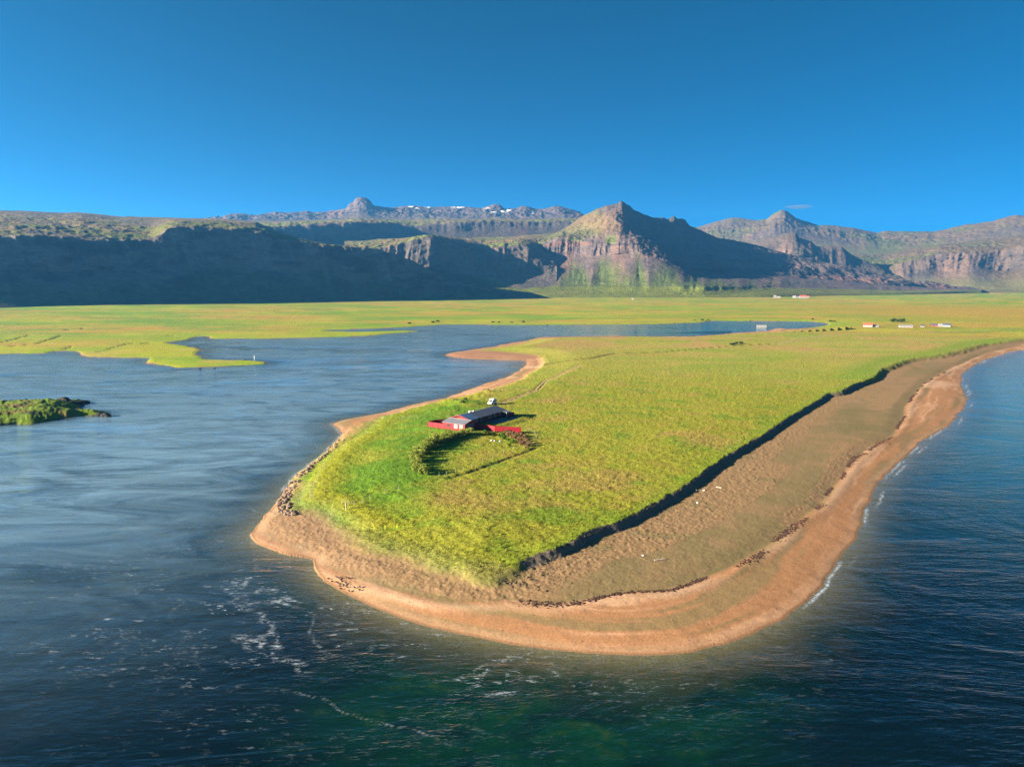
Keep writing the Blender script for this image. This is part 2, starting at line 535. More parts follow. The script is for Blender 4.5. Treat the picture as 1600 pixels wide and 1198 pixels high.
# grass edge: px, py, height of the edge, width of its slope
GE = [(1296, 512.5, 1.2, 6), (1200, 519.5, 1.2, 4), (1150, 522, 1.2, 4), (1080, 527, 1.2, 4), (1000, 527, 1.2, 4), (890, 527.5, 1.2, 4), (842, 529, 1.2, 4),
      (800, 540, 1.2, 5), (752, 546.8, 1.2, 5), (790, 549.5, 1.2, 5), (841, 553.7, 1.5, 5), (852, 562.5, 2, 4), (851, 570, 2, 4), (834.7, 579.7, 2, 4),
      (818, 591, 2, 4), (792, 601, 2, 4), (766, 609, 2, 4), (727, 617, 2, 4), (695, 627, 2, 4), (646, 636, 2, 5), (607, 648, 2, 5), (588, 655, 1.5, 6),
      (573, 667, 1.3, 7), (554, 681, 1.2, 7), (539, 689, 1.2, 7), (514, 706, 1.2, 7), (491, 726, 1.2, 7), (478, 743, 1.2, 7), (468, 762, 1.2, 6),
      (459, 780, 1.2, 6), (463, 792, 1.2, 5), (495, 794, 1.45, 3.6), (517, 809, 1.55, 3.6), (545, 827, 1.55, 3.6), (567, 842, 1.55, 3.6), (592, 855, 1.65, 3.6),
      (622, 861, 1.75, 3.6), (657, 867.5, 1.95, 3.6), (686, 881, 2.25, 3.6), (732, 889, 2.55, 3.6), (768, 899, 2.1, 4.5), (776, 893, 2.3, 3.2), (822, 873, 2.5, 1.9),
      (869, 856, 2.9, 1.5), (916, 834.5, 2.9, 1.5), (979, 809, 2.9, 1.5), (1025, 787, 2.9, 1.5), (1060, 766.6, 2.9, 1.5), (1094, 743, 2.9, 1.5),
      (1131, 715, 2.9, 1.5), (1172, 692, 2.9, 1.5), (1203, 673, 2.9, 1.5), (1231, 654, 2.9, 1.6), (1269, 631, 2.9, 1.6), (1297, 614, 2.9, 1.6),
      (1317, 611, 3.2, 1.6), (1334, 601, 3.4, 1.8), (1366, 590, 3.4, 2.2), (1381, 576, 3.2, 3), (1412, 564, 3, 4), (1431, 559, 3, 5), (1469, 555, 3, 5),
      (1506, 546, 3, 5), (1537, 538, 3, 5), (1569, 533.5, 3, 5), (1600, 529, 3, 5), (1700, 521, 3, 5), (1850, 510, 3, 5)]
GPOLY = np.concatenate([pts(GE), [(2600, 2000), (2600, 2600), (1100, 2600), at(1301, 506.5)]]).astype(np.float32)
G_H = np.array([g[2] for g in GE] + [2] * 4, np.float32)
G_W = np.array([g[3] for g in GE] + [6] * 4, np.float32)
GE_LEN = float(np.hypot(*(GPOLY[1:len(GE)] - GPOLY[:len(GE) - 1]).T).sum())
ISL = pts([(-60, 668), (0, 665.5), (22, 664), (50, 663), (75, 659), (94, 656), (125, 650.5), (150, 649), (171, 647.5), (172, 644.5), (163, 642), (148, 641),
           (130, 642), (116, 640), (122, 637), (128, 632), (140, 625.5), (126, 625), (88, 626), (60, 628), (30, 628), (0, 629), (-60, 632), (-160, 640), (-160, 668)])
WRACK = pts([(380, 815), (405, 832), (440, 848), (470, 860), (498, 877), (527, 890), (564, 906), (616, 922), (669, 934), (708, 940), (775, 941), (791, 939), (854, 946), (900, 943), (935, 935), (979, 929), (1041, 924),
             (1088, 910), (1135, 893), (1182, 866), (1213, 845), (1240, 821), (1281, 789), (1312, 751), (1331, 723), (1359, 700), (1397, 679),
             (1412, 657), (1416, 636), (1428, 620), (1445, 600), (1480, 578), (1540, 552), (1600, 538)], 0.9)
UPPER = np.concatenate([WRACK, pts([(1600, 515), (1297, 600), (1000, 700), (700, 780), (470, 770), (380, 780)], 1.0)])
TRACK = pts([(780, 629), (796, 623.5), (812, 617), (838, 607), (851, 592.7), (873.7, 583), (900, 571.6), (909.5, 569)], 4.0)
LANE = pts([(840, 566), (870, 562.5), (922, 558.6), (961, 550.5), (1020, 549), (1037, 548.3), (1097, 543), (1157, 539), (1215, 536)], 4.0)
FARTRACK = pts([(1215, 536), (1240, 531), (1262, 527.5), (1300, 522.5), (1400, 517), (1600, 511)], 4.0)
DITCHES = [pts(q, 3.5) for q in (
    [(1247, 585.5), (1262, 589), (1285, 595.6), (1304, 605), (1317, 611.5)], [(1145, 564), (1160, 567.5), (1182, 571)],
    [(700, 747), (735, 737), (770, 724), (800, 713), (825, 704), (838, 698)])]
PLAIN_DITCHES = [pts(q, 3.0) for q in (
    [(-20, 536), (20, 528), (46, 520.5)], [(0, 539), (60, 533), (95, 522)], [(-20, 548), (40, 546)], [(97, 541), (112, 537)], [(60, 551), (90, 547)],
    [(92, 514), (130, 511)], [(150, 545), (200, 533), (230, 532)], [(180, 531), (262, 528)], [(260, 522), (300, 520)])]
MOUNDS = [(700, 622, 7, 1.6), (722, 627, 9, 1.8), (745, 616, 7, 1.6), (762, 607, 6, 1.4), (690, 636, 8, 1.2), (735, 632, 7, 1.0)]

HOUSE_O = (-24.6, 248.6)
HU = np.array((0.848, -0.53)); HV = np.array((0.53, 0.848))


def edge_fields(P):
    """height and slope width of the grass edge, blended smoothly over the edge points around"""
    Q = []; H = []; W = []
    n = len(GE)
    for i in range(n - 1):
        a, b = GPOLY[i], GPOLY[i + 1]
        m = max(1, int(np.hypot(*(b - a)) / 7))
        for j in range(min(m, 12)):
            t = j / m
            Q.append(a * (1 - t) + b * t); H.append(G_H[i] * (1 - t) + G_H[i + 1] * t); W.append(G_W[i] * (1 - t) + G_W[i + 1] * t)
    Q = np.array(Q, np.float32); H = np.array(H, np.float32); W = np.array(W, np.float32)
    gh = np.empty(len(P), np.float32); gw = np.empty(len(P), np.float32)
    for k in range(0, len(P), 16000):
        p = P[k:k + 16000]
        d2 = (p[:, 0:1] - Q[None, :, 0]) ** 2 + (p[:, 1:2] - Q[None, :, 1]) ** 2 + 4.0
        w = 1.0 / (d2 * d2)
        sw = w.sum(1)
        gh[k:k + 16000] = (w @ H) / sw; gw[k:k + 16000] = (w @ W) / sw
    return gh, gw


def land_height(P, detail=True):
    """ground height and the fields that colour it, at points P (n,2)"""
    P = P.astype(np.float32)
    x, y = P[:, 0], P[:, 1]
    r = np.hypot(x, y)
    wob = fbm(x / 5, y / 5, 3, 5)
    out = {}
    ds, arc = near(P, LAND, True)
    ins = inside(P, LAND)
    ds = np.where(ins, ds, -ds) + wob * np.clip(r / 260, 0.35, 2.2) * 0.8
    ds = ds + 5.0 * fbm(x / 32, y / 20, 3, 33) * sst(480, 560, r) * (x < 120)
    di, iarc = near(P, ISL, True)
    isl_in = inside(P, ISL)
    di = np.where(isl_in, di, -di) + wob * 1.5
    dg, garc = near(P, GPOLY, True)
    gh, gw = edge_fields(P)
    gin = inside(P, GPOLY)
    crumb = fbm(x / 2.2, y / 2.2, 3, 91) * 0.65 + fbm(x / 8, y / 8, 3, 92) * 1.1
    dg = np.where(gin, dg, -dg)
    closing = garc > GE_LEN
    plain = ins & ~gin & ((dg < -75) | (closing & (r > 700)))
    dg = np.where(closing & gin & (r > 700), 60.0, dg)
    soft = sst(2.0, 6.0, gw)
    dgn = dg + crumb * (0.75 + 1.6 * soft)
    up = inside(P, UPPER)
    dw, warc = near(P, WRACK)
    dw = np.where(up, dw, -dw)
    pen = gin | (dg > -75)
    # far plain (north of the lagoon)
    hp = sst(0.0, 4, ds) * 0.35 + 0.9 * sst(4, 70, ds)
    azr = np.arctan2(x, y)
    rise = sst(950, 1650, r) * (3.2 + 9.5 * sst(0.05, -0.68, azr))
    z_plain = hp + rise + fbm(x / 60, y / 60, 4, 31) * 0.5 * sst(3, 30, ds)
    # peninsula
    beach = 1.25 * (1 - np.exp(-np.clip(ds, 0, 80) / 9.0)) + 0.25 * sst(0, 6, dw) + 0.18 * np.exp(-((dw + 1.5) / 1.6) ** 2)
    top = gh.copy()
    top = np.where(gin, gh + (3.5 - gh) * sst(0, 26, dg), gh) + 0.35 * fbm(x / 45, y / 45, 3, 41) * sst(3, 20, dg)
    kb = sst(-1, 1, (dgn + gw * 0.25) / np.maximum(gw, 1) * 1.1)
    z_pen = beach * (1 - kb) + np.maximum(top, beach) * kb
    # crest along the west bank
    west = sst(0, 3, dg) * np.exp(-((dg - 6) / 5) ** 2) * sst(420, 150, r) * (x < -15) * (y > 150)
    z_pen = z_pen + 0.8 * west
    for px, py, rad, hh in MOUNDS:
        cx, cy = at(px, py, 4)
        z_pen = z_pen + hh * np.exp(-(((x - cx) / rad) ** 2 + ((y - cy) / (rad * 0.8)) ** 2)) * (0.75 + 0.35 * fbm(x / 4, y / 4, 2, 77))
    bl = sst(800, 930, r) * (gin & (dg > 25))
    z_pen = z_pen * (1 - bl) + z_plain * bl
    grass = np.where(plain, sst(-0.6, 0.8, ds + 0.5 * crumb), kb)
    # hummocks of the upper beach
    hz = sst(-0.5, 2.5, dw) * (1 - kb) * sst(1, 4, ds)
    band = 0.35 + 0.65 * sst(0.42, 0.6, 0.5 + 0.5 * vn(dw / 9 + 3, warc / 60, 8))
    foot = np.exp(-((dg + 6) / 4.0) ** 2)
    hz = hz * np.clip(band + foot, 0, 1.2)
    near_f = sst(520, 200, r)
    hv = fbm(x / 0.85, y / 0.75, 2, 3, 0.6)
    z_pen = z_pen + hz * near_f * (0.065 * hv + 0.02)
    z_pen = z_pen + (1 - kb) * foot * near_f * 0.16 * np.clip(fbm(x / 1.8, y / 1.8, 3, 15), 0, 1)
    ripl = sst(0.5, 2, ds) * (1 - kb) * near_f
    z_pen = z_pen + 0.05 * ripl * fbm(x / 2.5, y / 1.5, 3, 44)
    # grass tussocks
    tus = fbm(x / 1.5, y / 1.1, 3, 6, 0.6)
    tus2 = fbm((x * 0.8 + y * 0.6) / 2.2, (y * 0.8 - x * 0.6) / 6.0, 3, 66)
    z_pen = z_pen + kb * sst(900, 200, r) * (0.17 * tus + 0.13 * tus2)
    z = np.where(plain, z_plain, z_pen)
    out['grass_raw'] = grass
    dark = np.zeros(len(P), np.float32)
    for di_, d in enumerate(DITCHES):
        dd, _ = near(P, d)
        w = 0.75 + 0.5 * wob
        k = np.exp(-(dd / w) ** 2)
    z = z - (0.9, 0.7, 0.4)[di_] * k * gin; dark = np.maximum(dark, k * (0.9, 0.9, 0.6)[di_])
    for d in PLAIN_DITCHES:
        dd, _ = near(P, d)
        k = np.exp(-((dd + 2.5 * wob) / 1.7) ** 2) * sst(-0.5, 0.1, wob + 0.2)
        z = z - 0.9 * k * plain; dark = np.maximum(dark, k)
    dt, _ = near(P, TRACK)
    rut = np.exp(-((dt - 0.95) / 0.55) ** 2)
    z = z - 0.28 * rut * kb
    dl, _ = near(P, LANE)
    lane = np.exp(-(dl / 1.6) ** 2)
    z = z - 0.8 * lane * gin
    df, _ = near(P, FARTRACK)
    # level ground under the house
    hx = (x - HOUSE_O[0]) * HU[0] + (y - HOUSE_O[1]) * HU[1]
    hy = (x - HOUSE_O[0]) * HV[0] + (y - HOUSE_O[1]) * HV[1]
    pad = sst(4, 0, np.maximum(np.maximum(-7.5 - hx, hx - 13), np.maximum(-1 - hy, hy - 35)))
    z = z * (1 - pad) + 4.0 * pad
    # water bed
    off = -ds
    bed = -0.055 * np.clip(off, 0, 200) - 0.10 * np.clip(off - 11, 0, 60)
    z = np.where(ds > 0, np.maximum(z, 0.012 * np.clip(ds, 0, 50)), np.maximum(bed, -5.0))
    # island
    zi = sst(0, 6, di) * 1.5 + sst(3, 16, di) * 1.6 + sst(0, 4, di) * (0.9 * fbm(x / 9, y / 9, 4, 21) + 0.5 * fbm(x / 3, y / 3, 3, 22, ridged=True))
    isl = di > -1.0
    z = np.where(isl, np.where(di > 0, zi, np.maximum(di * 0.4, -3)), np.where(di > -25, np.maximum(z, -5), z))
    out.update(z=z, ds=np.where(isl, di, ds), di=di, dg=dg, kb=kb, dw=dw, warc=warc, plain=plain, gin=gin, pen=pen, isl=isl, hz=hz, dark=dark, rut=rut, lane=lane * gin,
               ftrack=np.exp(-(df / 2.5) ** 2), r=r, arc=arc, foot=foot, gw=gw, west=west, pad=pad, hx=hx, hy=hy, wob=wob, tus=tus, tus2=tus2)
    return out


def mixc(a, b, k):
    return a * (1 - k[:, None]) + np.asarray(b, np.float32)[None, :] * k[:, None]


def land_colour(P, o):
    x, y = P[:, 0], P[:, 1]
    n = len(P)
    px = 800 + FPX * x / np.maximum(y * cos(PITCH) + 51 * sin(PITCH), 1)
    # sand
    warp = fbm(x / 30, y / 30, 3, 51)
    b1 = vn(o['ds'] / 2.6 + warp * 1.4, o['arc'] / 55, 52) + 0.6 * vn(o['ds'] / 1.1 + warp, o['arc'] / 22, 53)
    c = np.tile(np.array((0.235, 0.118, 0.054), np.float32), (n, 1))
    c = mixc(c, (0.165, 0.108, 0.048), sst(0.0, 0.7, b1))
    c = mixc(c, (0.33, 0.19, 0.105), sst(0.3, 1.0, -b1))
    up = sst(-0.3, 1.0, o['dw'])
    brown = np.tile(np.array((0.130, 0.096, 0.042), np.float32), (n, 1))
    brown = mixc(brown, (0.108, 0.086, 0.034), sst(-0.2, 0.7, fbm(x / 22, y / 22, 3, 54)))
    brown = mixc(brown, (0.20, 0.130, 0.075), sst(-10, -45, x) * 0.8)
    brown = mixc(brown, (0.20, 0.115, 0.058), sst(0.1, 0.5, o['hz'] * (0.6 + 0.6 * fbm(x / 6, y / 6, 2, 56))) * 0.6)
    c = c * (1 - up[:, None]) + brown * up[:, None]
    c = mixc(c, (0.34, 0.22, 0.135), np.exp(-((o['dw'] + 1.8) / 1.3) ** 2) * (0.5 + 0.5 * vn(o['warc'] / 18, x * 0, 57)) * 0.8)
    pale = sst(0.1, 0.5, fbm(x / 26, y / 16, 4, 58)) * sst(230, 420, o['r'])
    c = mixc(c, (0.36, 0.225, 0.135), pale * 0.7 * (1 - up))
    c = mixc(c, (0.30, 0.175, 0.10), sst(3.5, 1.2, o['ds']) * 0.5)
    c = mixc(c, (0.16, 0.085, 0.042), sst(0.9, 0.2, o['ds']))                       # wet edge
    c = mixc(c, (0.21, 0.105, 0.060), sst(450, 560, o['r']) * (x < 120) * (o['dg'] < 0) * 0.8)
    # bed under water: shingle and weed
    bedn = fbm(x / 7, y / 7, 4, 61)
    bed = mixc(np.tile(np.array((0.15, 0.095, 0.045), np.float32), (n, 1)), (0.022, 0.045, 0.012), sst(-0.1, 0.4, bedn + 0.3 * np.clip(-o['ds'] / 6, 0, 2) - 0.35))
    bed = np.tile(np.array((0.21, 0.125, 0.065), np.float32), (n, 1)) * (1 - sst(0, 10, -o['ds']))[:, None] + bed * sst(0, 10, -o['ds'])[:, None]
    c = np.where((o['ds'] < 0)[:, None], bed, c)
    # grass of the peninsula
    big = fbm(x / 34, y / 26, 4, 71)
    med = fbm(x / 9, y / 7, 4, 72)
    g = np.tile(np.array((0.128, 0.126, 0.0105), np.float32), (n, 1))
    g = mixc(g, (0.150, 0.118, 0.017), sst(0.05, 0.6, med) * 0.8)
    g = mixc(g, (0.165, 0.105, 0.032), sst(0.25, 0.55, big + 0.25 * med) * 0.5)
    g = mixc(g, (0.062, 0.108, 0.006), sst(0.15, 0.6, -med) * 0.65)
    lush = sst(-4, -24, x - 0.12 * (y - 250)) * sst(330, 290, y) * sst(146, 156, y + 0.1 * x)
    lush = np.clip(lush * (0.75 + 0.9 * fbm(x / 14, y / 10, 3, 73)), 0, 1)
    g = mixc(g, (0.050, 0.104, 0.0045), np.clip(lush * 1.3, 0, 1) * 0.92)
    g = mixc(g, (0.095, 0.118, 0.006), lush * sst(0.0, 0.5, med) * 0.8)
    g = mixc(g, (0.165, 0.150, 0.008), np.clip(o['west'] * 1.1, 0, 1) * 0.8)  # sunlit yellow of the west bank crest, painted into the grass
    shore = sst(8, 1, o['dg']) * (o['gw'] > 3.2) * (x < 10) * (y < 190)
    g = mixc(g, (0.105, 0.112, 0.034), shore * 0.4)
    edge = sst(7, 1, o['dg']) * (o['gw'] < 3)
    g = mixc(g, (0.088, 0.125, 0.006), edge * 0.6)
    # beyond the house: pale and tawny, then the green strip before the lagoon
    far = sst(330, 520, o['r'])
    g = mixc(g, (0.175, 0.152, 0.030), far * (0.55 + 0.4 * big))
    g = mixc(g, (0.092, 0.132, 0.010), sst(0.0, 0.35, fbm(x / 60, y / 22, 3, 75)) * far * 0.55)
    g = mixc(g, (0.200, 0.118, 0.040), far * sst(480, 640, o['r']) * sst(0.0, 0.4, fbm(x / 30, y / 25, 4, 76)) * 0.8)
    g = mixc(g, (0.070, 0.125, 0.006), np.exp(-((o['dg'] - 10) / 9) ** 2) * (o['r'] > 430) * (px > 1150) * 0.6)
    # far plain: long bands of olive, ochre and green
    bx, by = x / 260, y / 95
    pb = fbm(bx, by, 5, 81, 0.6)
    pb2 = fbm(x / 85, y / 42, 4, 82, 0.6)
    p = np.tile(np.array((0.112, 0.112, 0.010), np.float32), (n, 1))
    p = mixc(p, (0.150, 0.098, 0.018), sst(-0.1, 0.25, pb))
    p = mixc(p, (0.072, 0.115, 0.006), sst(0.05, 0.3, -pb))
    p = mixc(p, (0.150, 0.138, 0.014), sst(0.1, 0.5, pb2) * 0.7)
    p = mixc(p, (0.06, 0.095, 0.010), sst(0.05, 0.35, -pb2) * 0.75)
    p = mixc(p, (0.145, 0.092, 0.016), sst(300, 900, x) * sst(950, 1200, o['r']) * sst(2300, 1700, o['r']) * 0.85)
    p = mixc(p, (0.095, 0.128, 0.005), sst(60, 5, o['ds']) * 0.75)
    p = mixc(p, (0.135, 0.135, 0.006), sst(0.0, 0.4, fbm(x / 40, y / 30, 3, 83)) * sst(1000, 700, o['r']) * (x < -150) * 0.8)
    p = mixc(p, (0.165, 0.115, 0.030), sst(0.05, 0.4, fbm(x / 30 + 7, y / 22, 3, 84)) * sst(800, 600, o['r']) * (x < -150) * 0.7)
    p = p * np.array((1.30, 1.30, 1.1), np.float32)
    pk = np.where(o['plain'], 1.0, sst(760, 930, o['r']) * (o['gin'] > 0)).astype(np.float32)
    g = g * (1 - pk[:, None]) + p * pk[:, None]
    g = g * np.array((1.24, 1.28, 1.3), np.float32)
    gk = o['grass_raw']
    c = c * (1 - gk[:, None]) + g * gk[:, None]
    # bare bank earth
    steep = (o['kb'] > 0.03) & (o['kb'] < 0.93) & (o['gw'] < 2.0) & ~o['plain']
    c = np.where(steep[:, None], np.array((0.125, 0.098, 0.070), np.float32), c)
    c = mixc(c, (0.030, 0.026, 0.012), np.clip(o['dark'], 0, 1) * 0.9)
    c = mixc(c, (0.27, 0.165, 0.095), np.clip(o['rut'] * o['kb'], 0, 1) * 0.95)
    c = mixc(c, (0.06, 0.045, 0.020), np.clip(o['lane'], 0, 1) * 0.85)
    c = mixc(c, (0.23, 0.16, 0.085), np.clip(o['ftrack'], 0, 1) * 0.8)
    # island
    ig = mixc(np.tile(np.array((0.080, 0.122, 0.006), np.float32), (n, 1)), (0.120, 0.092, 0.022), sst(0.1, 0.5, fbm(x / 8, y / 8, 3, 86)))
    rocky = np.clip(sst(1.6, 0.2, o['di'] + 1.2 * fbm(x / 4, y / 4, 2, 87)) + sst(0.25, 0.5, fbm(x / 6 + 3, y / 6, 3, 88)) * 0.8, 0, 1)
    ig = mixc(ig, (0.028, 0.024, 0.018), rocky)
    c = np.where((o['isl'] & (o['di'] > 0))[:, None], ig, c)
    return c * 1.2, np.where(o['isl'], sst(0.5, 2, o['di']), gk)


# ------------------------------------------------------------------ ground sheet
def grid_faces(nr, na, keep=None):
    i = np.arange(nr - 1)[:, None] * na + np.arange(na - 1)[None, :]
    F = np.stack([i, i + 1, i + na + 1, i + na], -1).reshape(-1, 4)
    if keep is not None:
        F = F[keep[F].any(1)]
    return F


def compact(V, F, arrs):
    used = np.zeros(len(V), bool); used[F.ravel()] = True
    idx = np.cumsum(used) - 1
    return V[used], idx[F], [a[used] for a in arrs]


STEP = 0.0565
az = radians(1) * np.concatenate([np.arange(-58, -40, 0.5), np.arange(-40, 40, STEP), np.arange(40, 58.1, 0.5)])
ang = radians(1) * np.concatenate([np.arange(44, 37, -0.3), np.arange(37, 3.0, -STEP), np.arange(3.0, 0.62, -STEP * 0.8), [0.55, 0.45, 0.36]])
rad = CAM_H / np.tan(ang)
R, A = np.meshgrid(rad, az, indexing='ij')
P = np.stack([R * np.sin(A), R * np.cos(A)], -1).reshape(-1, 2)
# skip the deep water: a cheap test first
d0, _ = near(P, LAND, True)
far_out = (~inside(P, LAND)) & (d0 > 32) & (near(P, ISL, True)[0] > 20) & ~inside(P, ISL)
keep = ~far_out
F = grid_faces(len(rad), len(az), keep)
P3, F, _ = compact(np.concatenate([P, np.zeros((len(P), 1))], 1), F, [])
P2 = P3[:, :2].astype(np.float32)
G = land_height(P2)
C, gk = land_colour(P2, G)
me = np_mesh('ground', np.concatenate([P2, G['z'][:, None]], 1), F, [M_GROUND])
set_col(me, 'col', C)
set_float(me, 'grass', gk)
set_float(me, 'hum', np.clip(G['hz'] + 0.15 * (1 - gk), 0, 1))
tag(link('ground', me), 'grassy spit with sandy beach and the marshy plain behind the lagoon', kind='structure')


def ground_z(x, y):
    return float(land_height(np.array([[x, y]]))['z'][0])


# ------------------------------------------------------------------ water sheet
waz = radians(1) * np.concatenate([np.arange(-180, -42, 6), np.arange(-42, 42, 0.13), np.arange(42, 180.1, 6)])
wang = radians(1) * np.concatenate([np.arange(85, 40, -5), np.arange(40, 4, -0.13), np.arange(4, 1.9, -0.07), [1.5, 1.0, 0.5]])
wr = CAM_H / np.tan(wang)
R, A = np.meshgrid(wr, waz, indexing='ij')
WP = np.stack([R * np.sin(A), R * np.cos(A)], -1).reshape(-1, 2).astype(np.float32)
dl, larc = near(WP, LAND, True)
lin = inside(WP, LAND)
di, _ = near(WP, ISL, True)
iin = inside(WP, ISL)
F = grid_faces(len(wr), len(waz), ~(lin & (dl > 14)))
x, y = WP[:, 0], WP[:, 1]
wob = fbm(x / 5, y / 5, 3, 5)
off = np.where(lin, -dl, dl)
rr = np.hypot(x, y)
off = off - wob * np.clip(rr / 260, 0.35, 2.2) * 0.8 - 5.0 * fbm(x / 32, y / 20, 3, 33) * sst(480, 560, rr) * (x < 120)
dep = np.clip(0.055 * np.clip(off, 0, 200) + 0.10 * np.clip(off - 11, 0, 60), 0.0, 6)
dep = np.where(di < 12, np.minimum(dep, 0.25 * di + 0.05), dep)
wpx = 800 + FPX * x / np.maximum(y * cos(PITCH) + CAM_H * sin(PITCH), 1)
wpy = 599 - FPX * (y * sin(PITCH) - CAM_H * cos(PITCH)) / np.maximum(y * cos(PITCH) + CAM_H * sin(PITCH), 1)
kx, ky = 5.0, 88.0                                   # middle of the weed bed off the point
kd = np.sqrt(((x - kx) / 34) ** 2 + ((y - ky) / 26) ** 2)
kelp = sst(1.35, 0.35, kd + 0.22 * fbm(x / 12, y / 12, 3, 101))
foamz = np.exp(-(((x + 20) / 46) ** 2 + ((y - 106) / 19) ** 2)) * 1.5 + 0.6 * np.exp(-(((x + 60) / 38) ** 2 + ((y - 132) / 30) ** 2)) \
    + 0.8 * np.exp(-(((off - 6) / 4.5) ** 2)) * (x < 25) * (x > -30) * (y < 118)
cw = fbm(x / 26, y / 18, 3, 111)
ph = vn(off / 3.4 + 2.4 * cw, larc / 48, 112) + 0.22 * vn(x / 2.5, y / 2.5, 114)
curr = sst(0.84, 0.98, 1 - np.abs(ph) * 1.1) * sst(1.5, 5, off) * sst(34, 16, off) * sst(-72, -50, x) * sst(34, 10, x) * (y < 170)
curr = curr * sst(-0.15, 0.35, vn(larc / 9, off / 6, 113))
foamz = np.clip(foamz * 0.75, 0, 1)
surf = np.exp(-((off - 0.7) / 0.3) ** 2) * (x > 45) * sst(-0.1, 0.5, vn(larc / 14, larc * 0, 103)) * 0.9 \
    + 0.7 * np.exp(-((off - 2.4) / 0.3) ** 2) * (x > 45) * sst(0.15, 0.5, vn(larc / 17 + 5, larc * 0, 104))
surf = surf + 0.7 * np.exp(-((off - 0.5) / 0.5) ** 2) * (x < -55) * (y > 185) * (y < 280)
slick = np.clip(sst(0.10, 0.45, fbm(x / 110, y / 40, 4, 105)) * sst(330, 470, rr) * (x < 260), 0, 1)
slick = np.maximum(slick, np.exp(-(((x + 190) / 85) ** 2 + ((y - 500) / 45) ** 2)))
silt_sheen = np.clip(sst(20, -70, x - 0.25 * (y - 150)) * sst(75, 280, rr), 0, 1) * 0.95  # silty left water with a painted sky sheen that grows with distance
sea = np.clip(sst(20, 90, x) * sst(120, 420, rr), 0, 1)  # right-hand sea; its painted sheen strengthens away from the camera
W3 = np.concatenate([WP, np.zeros((len(WP), 1), np.float32)], 1)
W3, F, (dep, kelp, foamz, surf, slick, silt_sheen, sea, curr) = compact(W3, F, [dep, kelp, foamz, surf, slick, silt_sheen, sea, curr])
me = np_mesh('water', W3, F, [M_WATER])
for k, v in (('depth', dep), ('kelp', kelp), ('foam', foamz), ('surf', np.clip(surf, 0, 1)), ('slick', slick), ('silt_sheen', silt_sheen), ('sea', sea), ('current', curr)):
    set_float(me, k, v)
tag(link('water', me), 'blue river mouth and sea round the spit, dark and weedy off the point', kind='structure')


# ------------------------------------------------------------------ mountains
def column_lines(knots, azs):
    out = []
    for k in knots:
        a = []; rr_ = []; zz = []
        for px, py, r in k:
            d = ray(px, py)
            h = math.hypot(d[0], d[1])
            a.append(atan2(d[0], d[1])); rr_.append(r); zz.append(CAM_H + r * d[2] / h)
        sl = [(z - CAM_H) / r for z, r in zip(zz, rr_)]
        R_ = np.interp(azs, a, rr_); S_ = np.interp(azs, a, sl)
        last = k is knots[-1]
        step = azs[1] - azs[0]
        R_ = gsm(R_, 0.016 / step)
        if not last:
            S_ = gsm(S_, 0.007 / step)
        out.append((R_, CAM_H + R_ * S_))
    return out


def gsm(v, sigma):
    n = max(1, int(sigma * 3))
    k = np.exp(-0.5 * (np.arange(-n, n + 1) / sigma) ** 2); k /= k.sum()
    return np.convolve(np.pad(v, n, mode='edge'), k, mode='valid')


ROCK = np.array((0.105, 0.082, 0.066), np.float32)


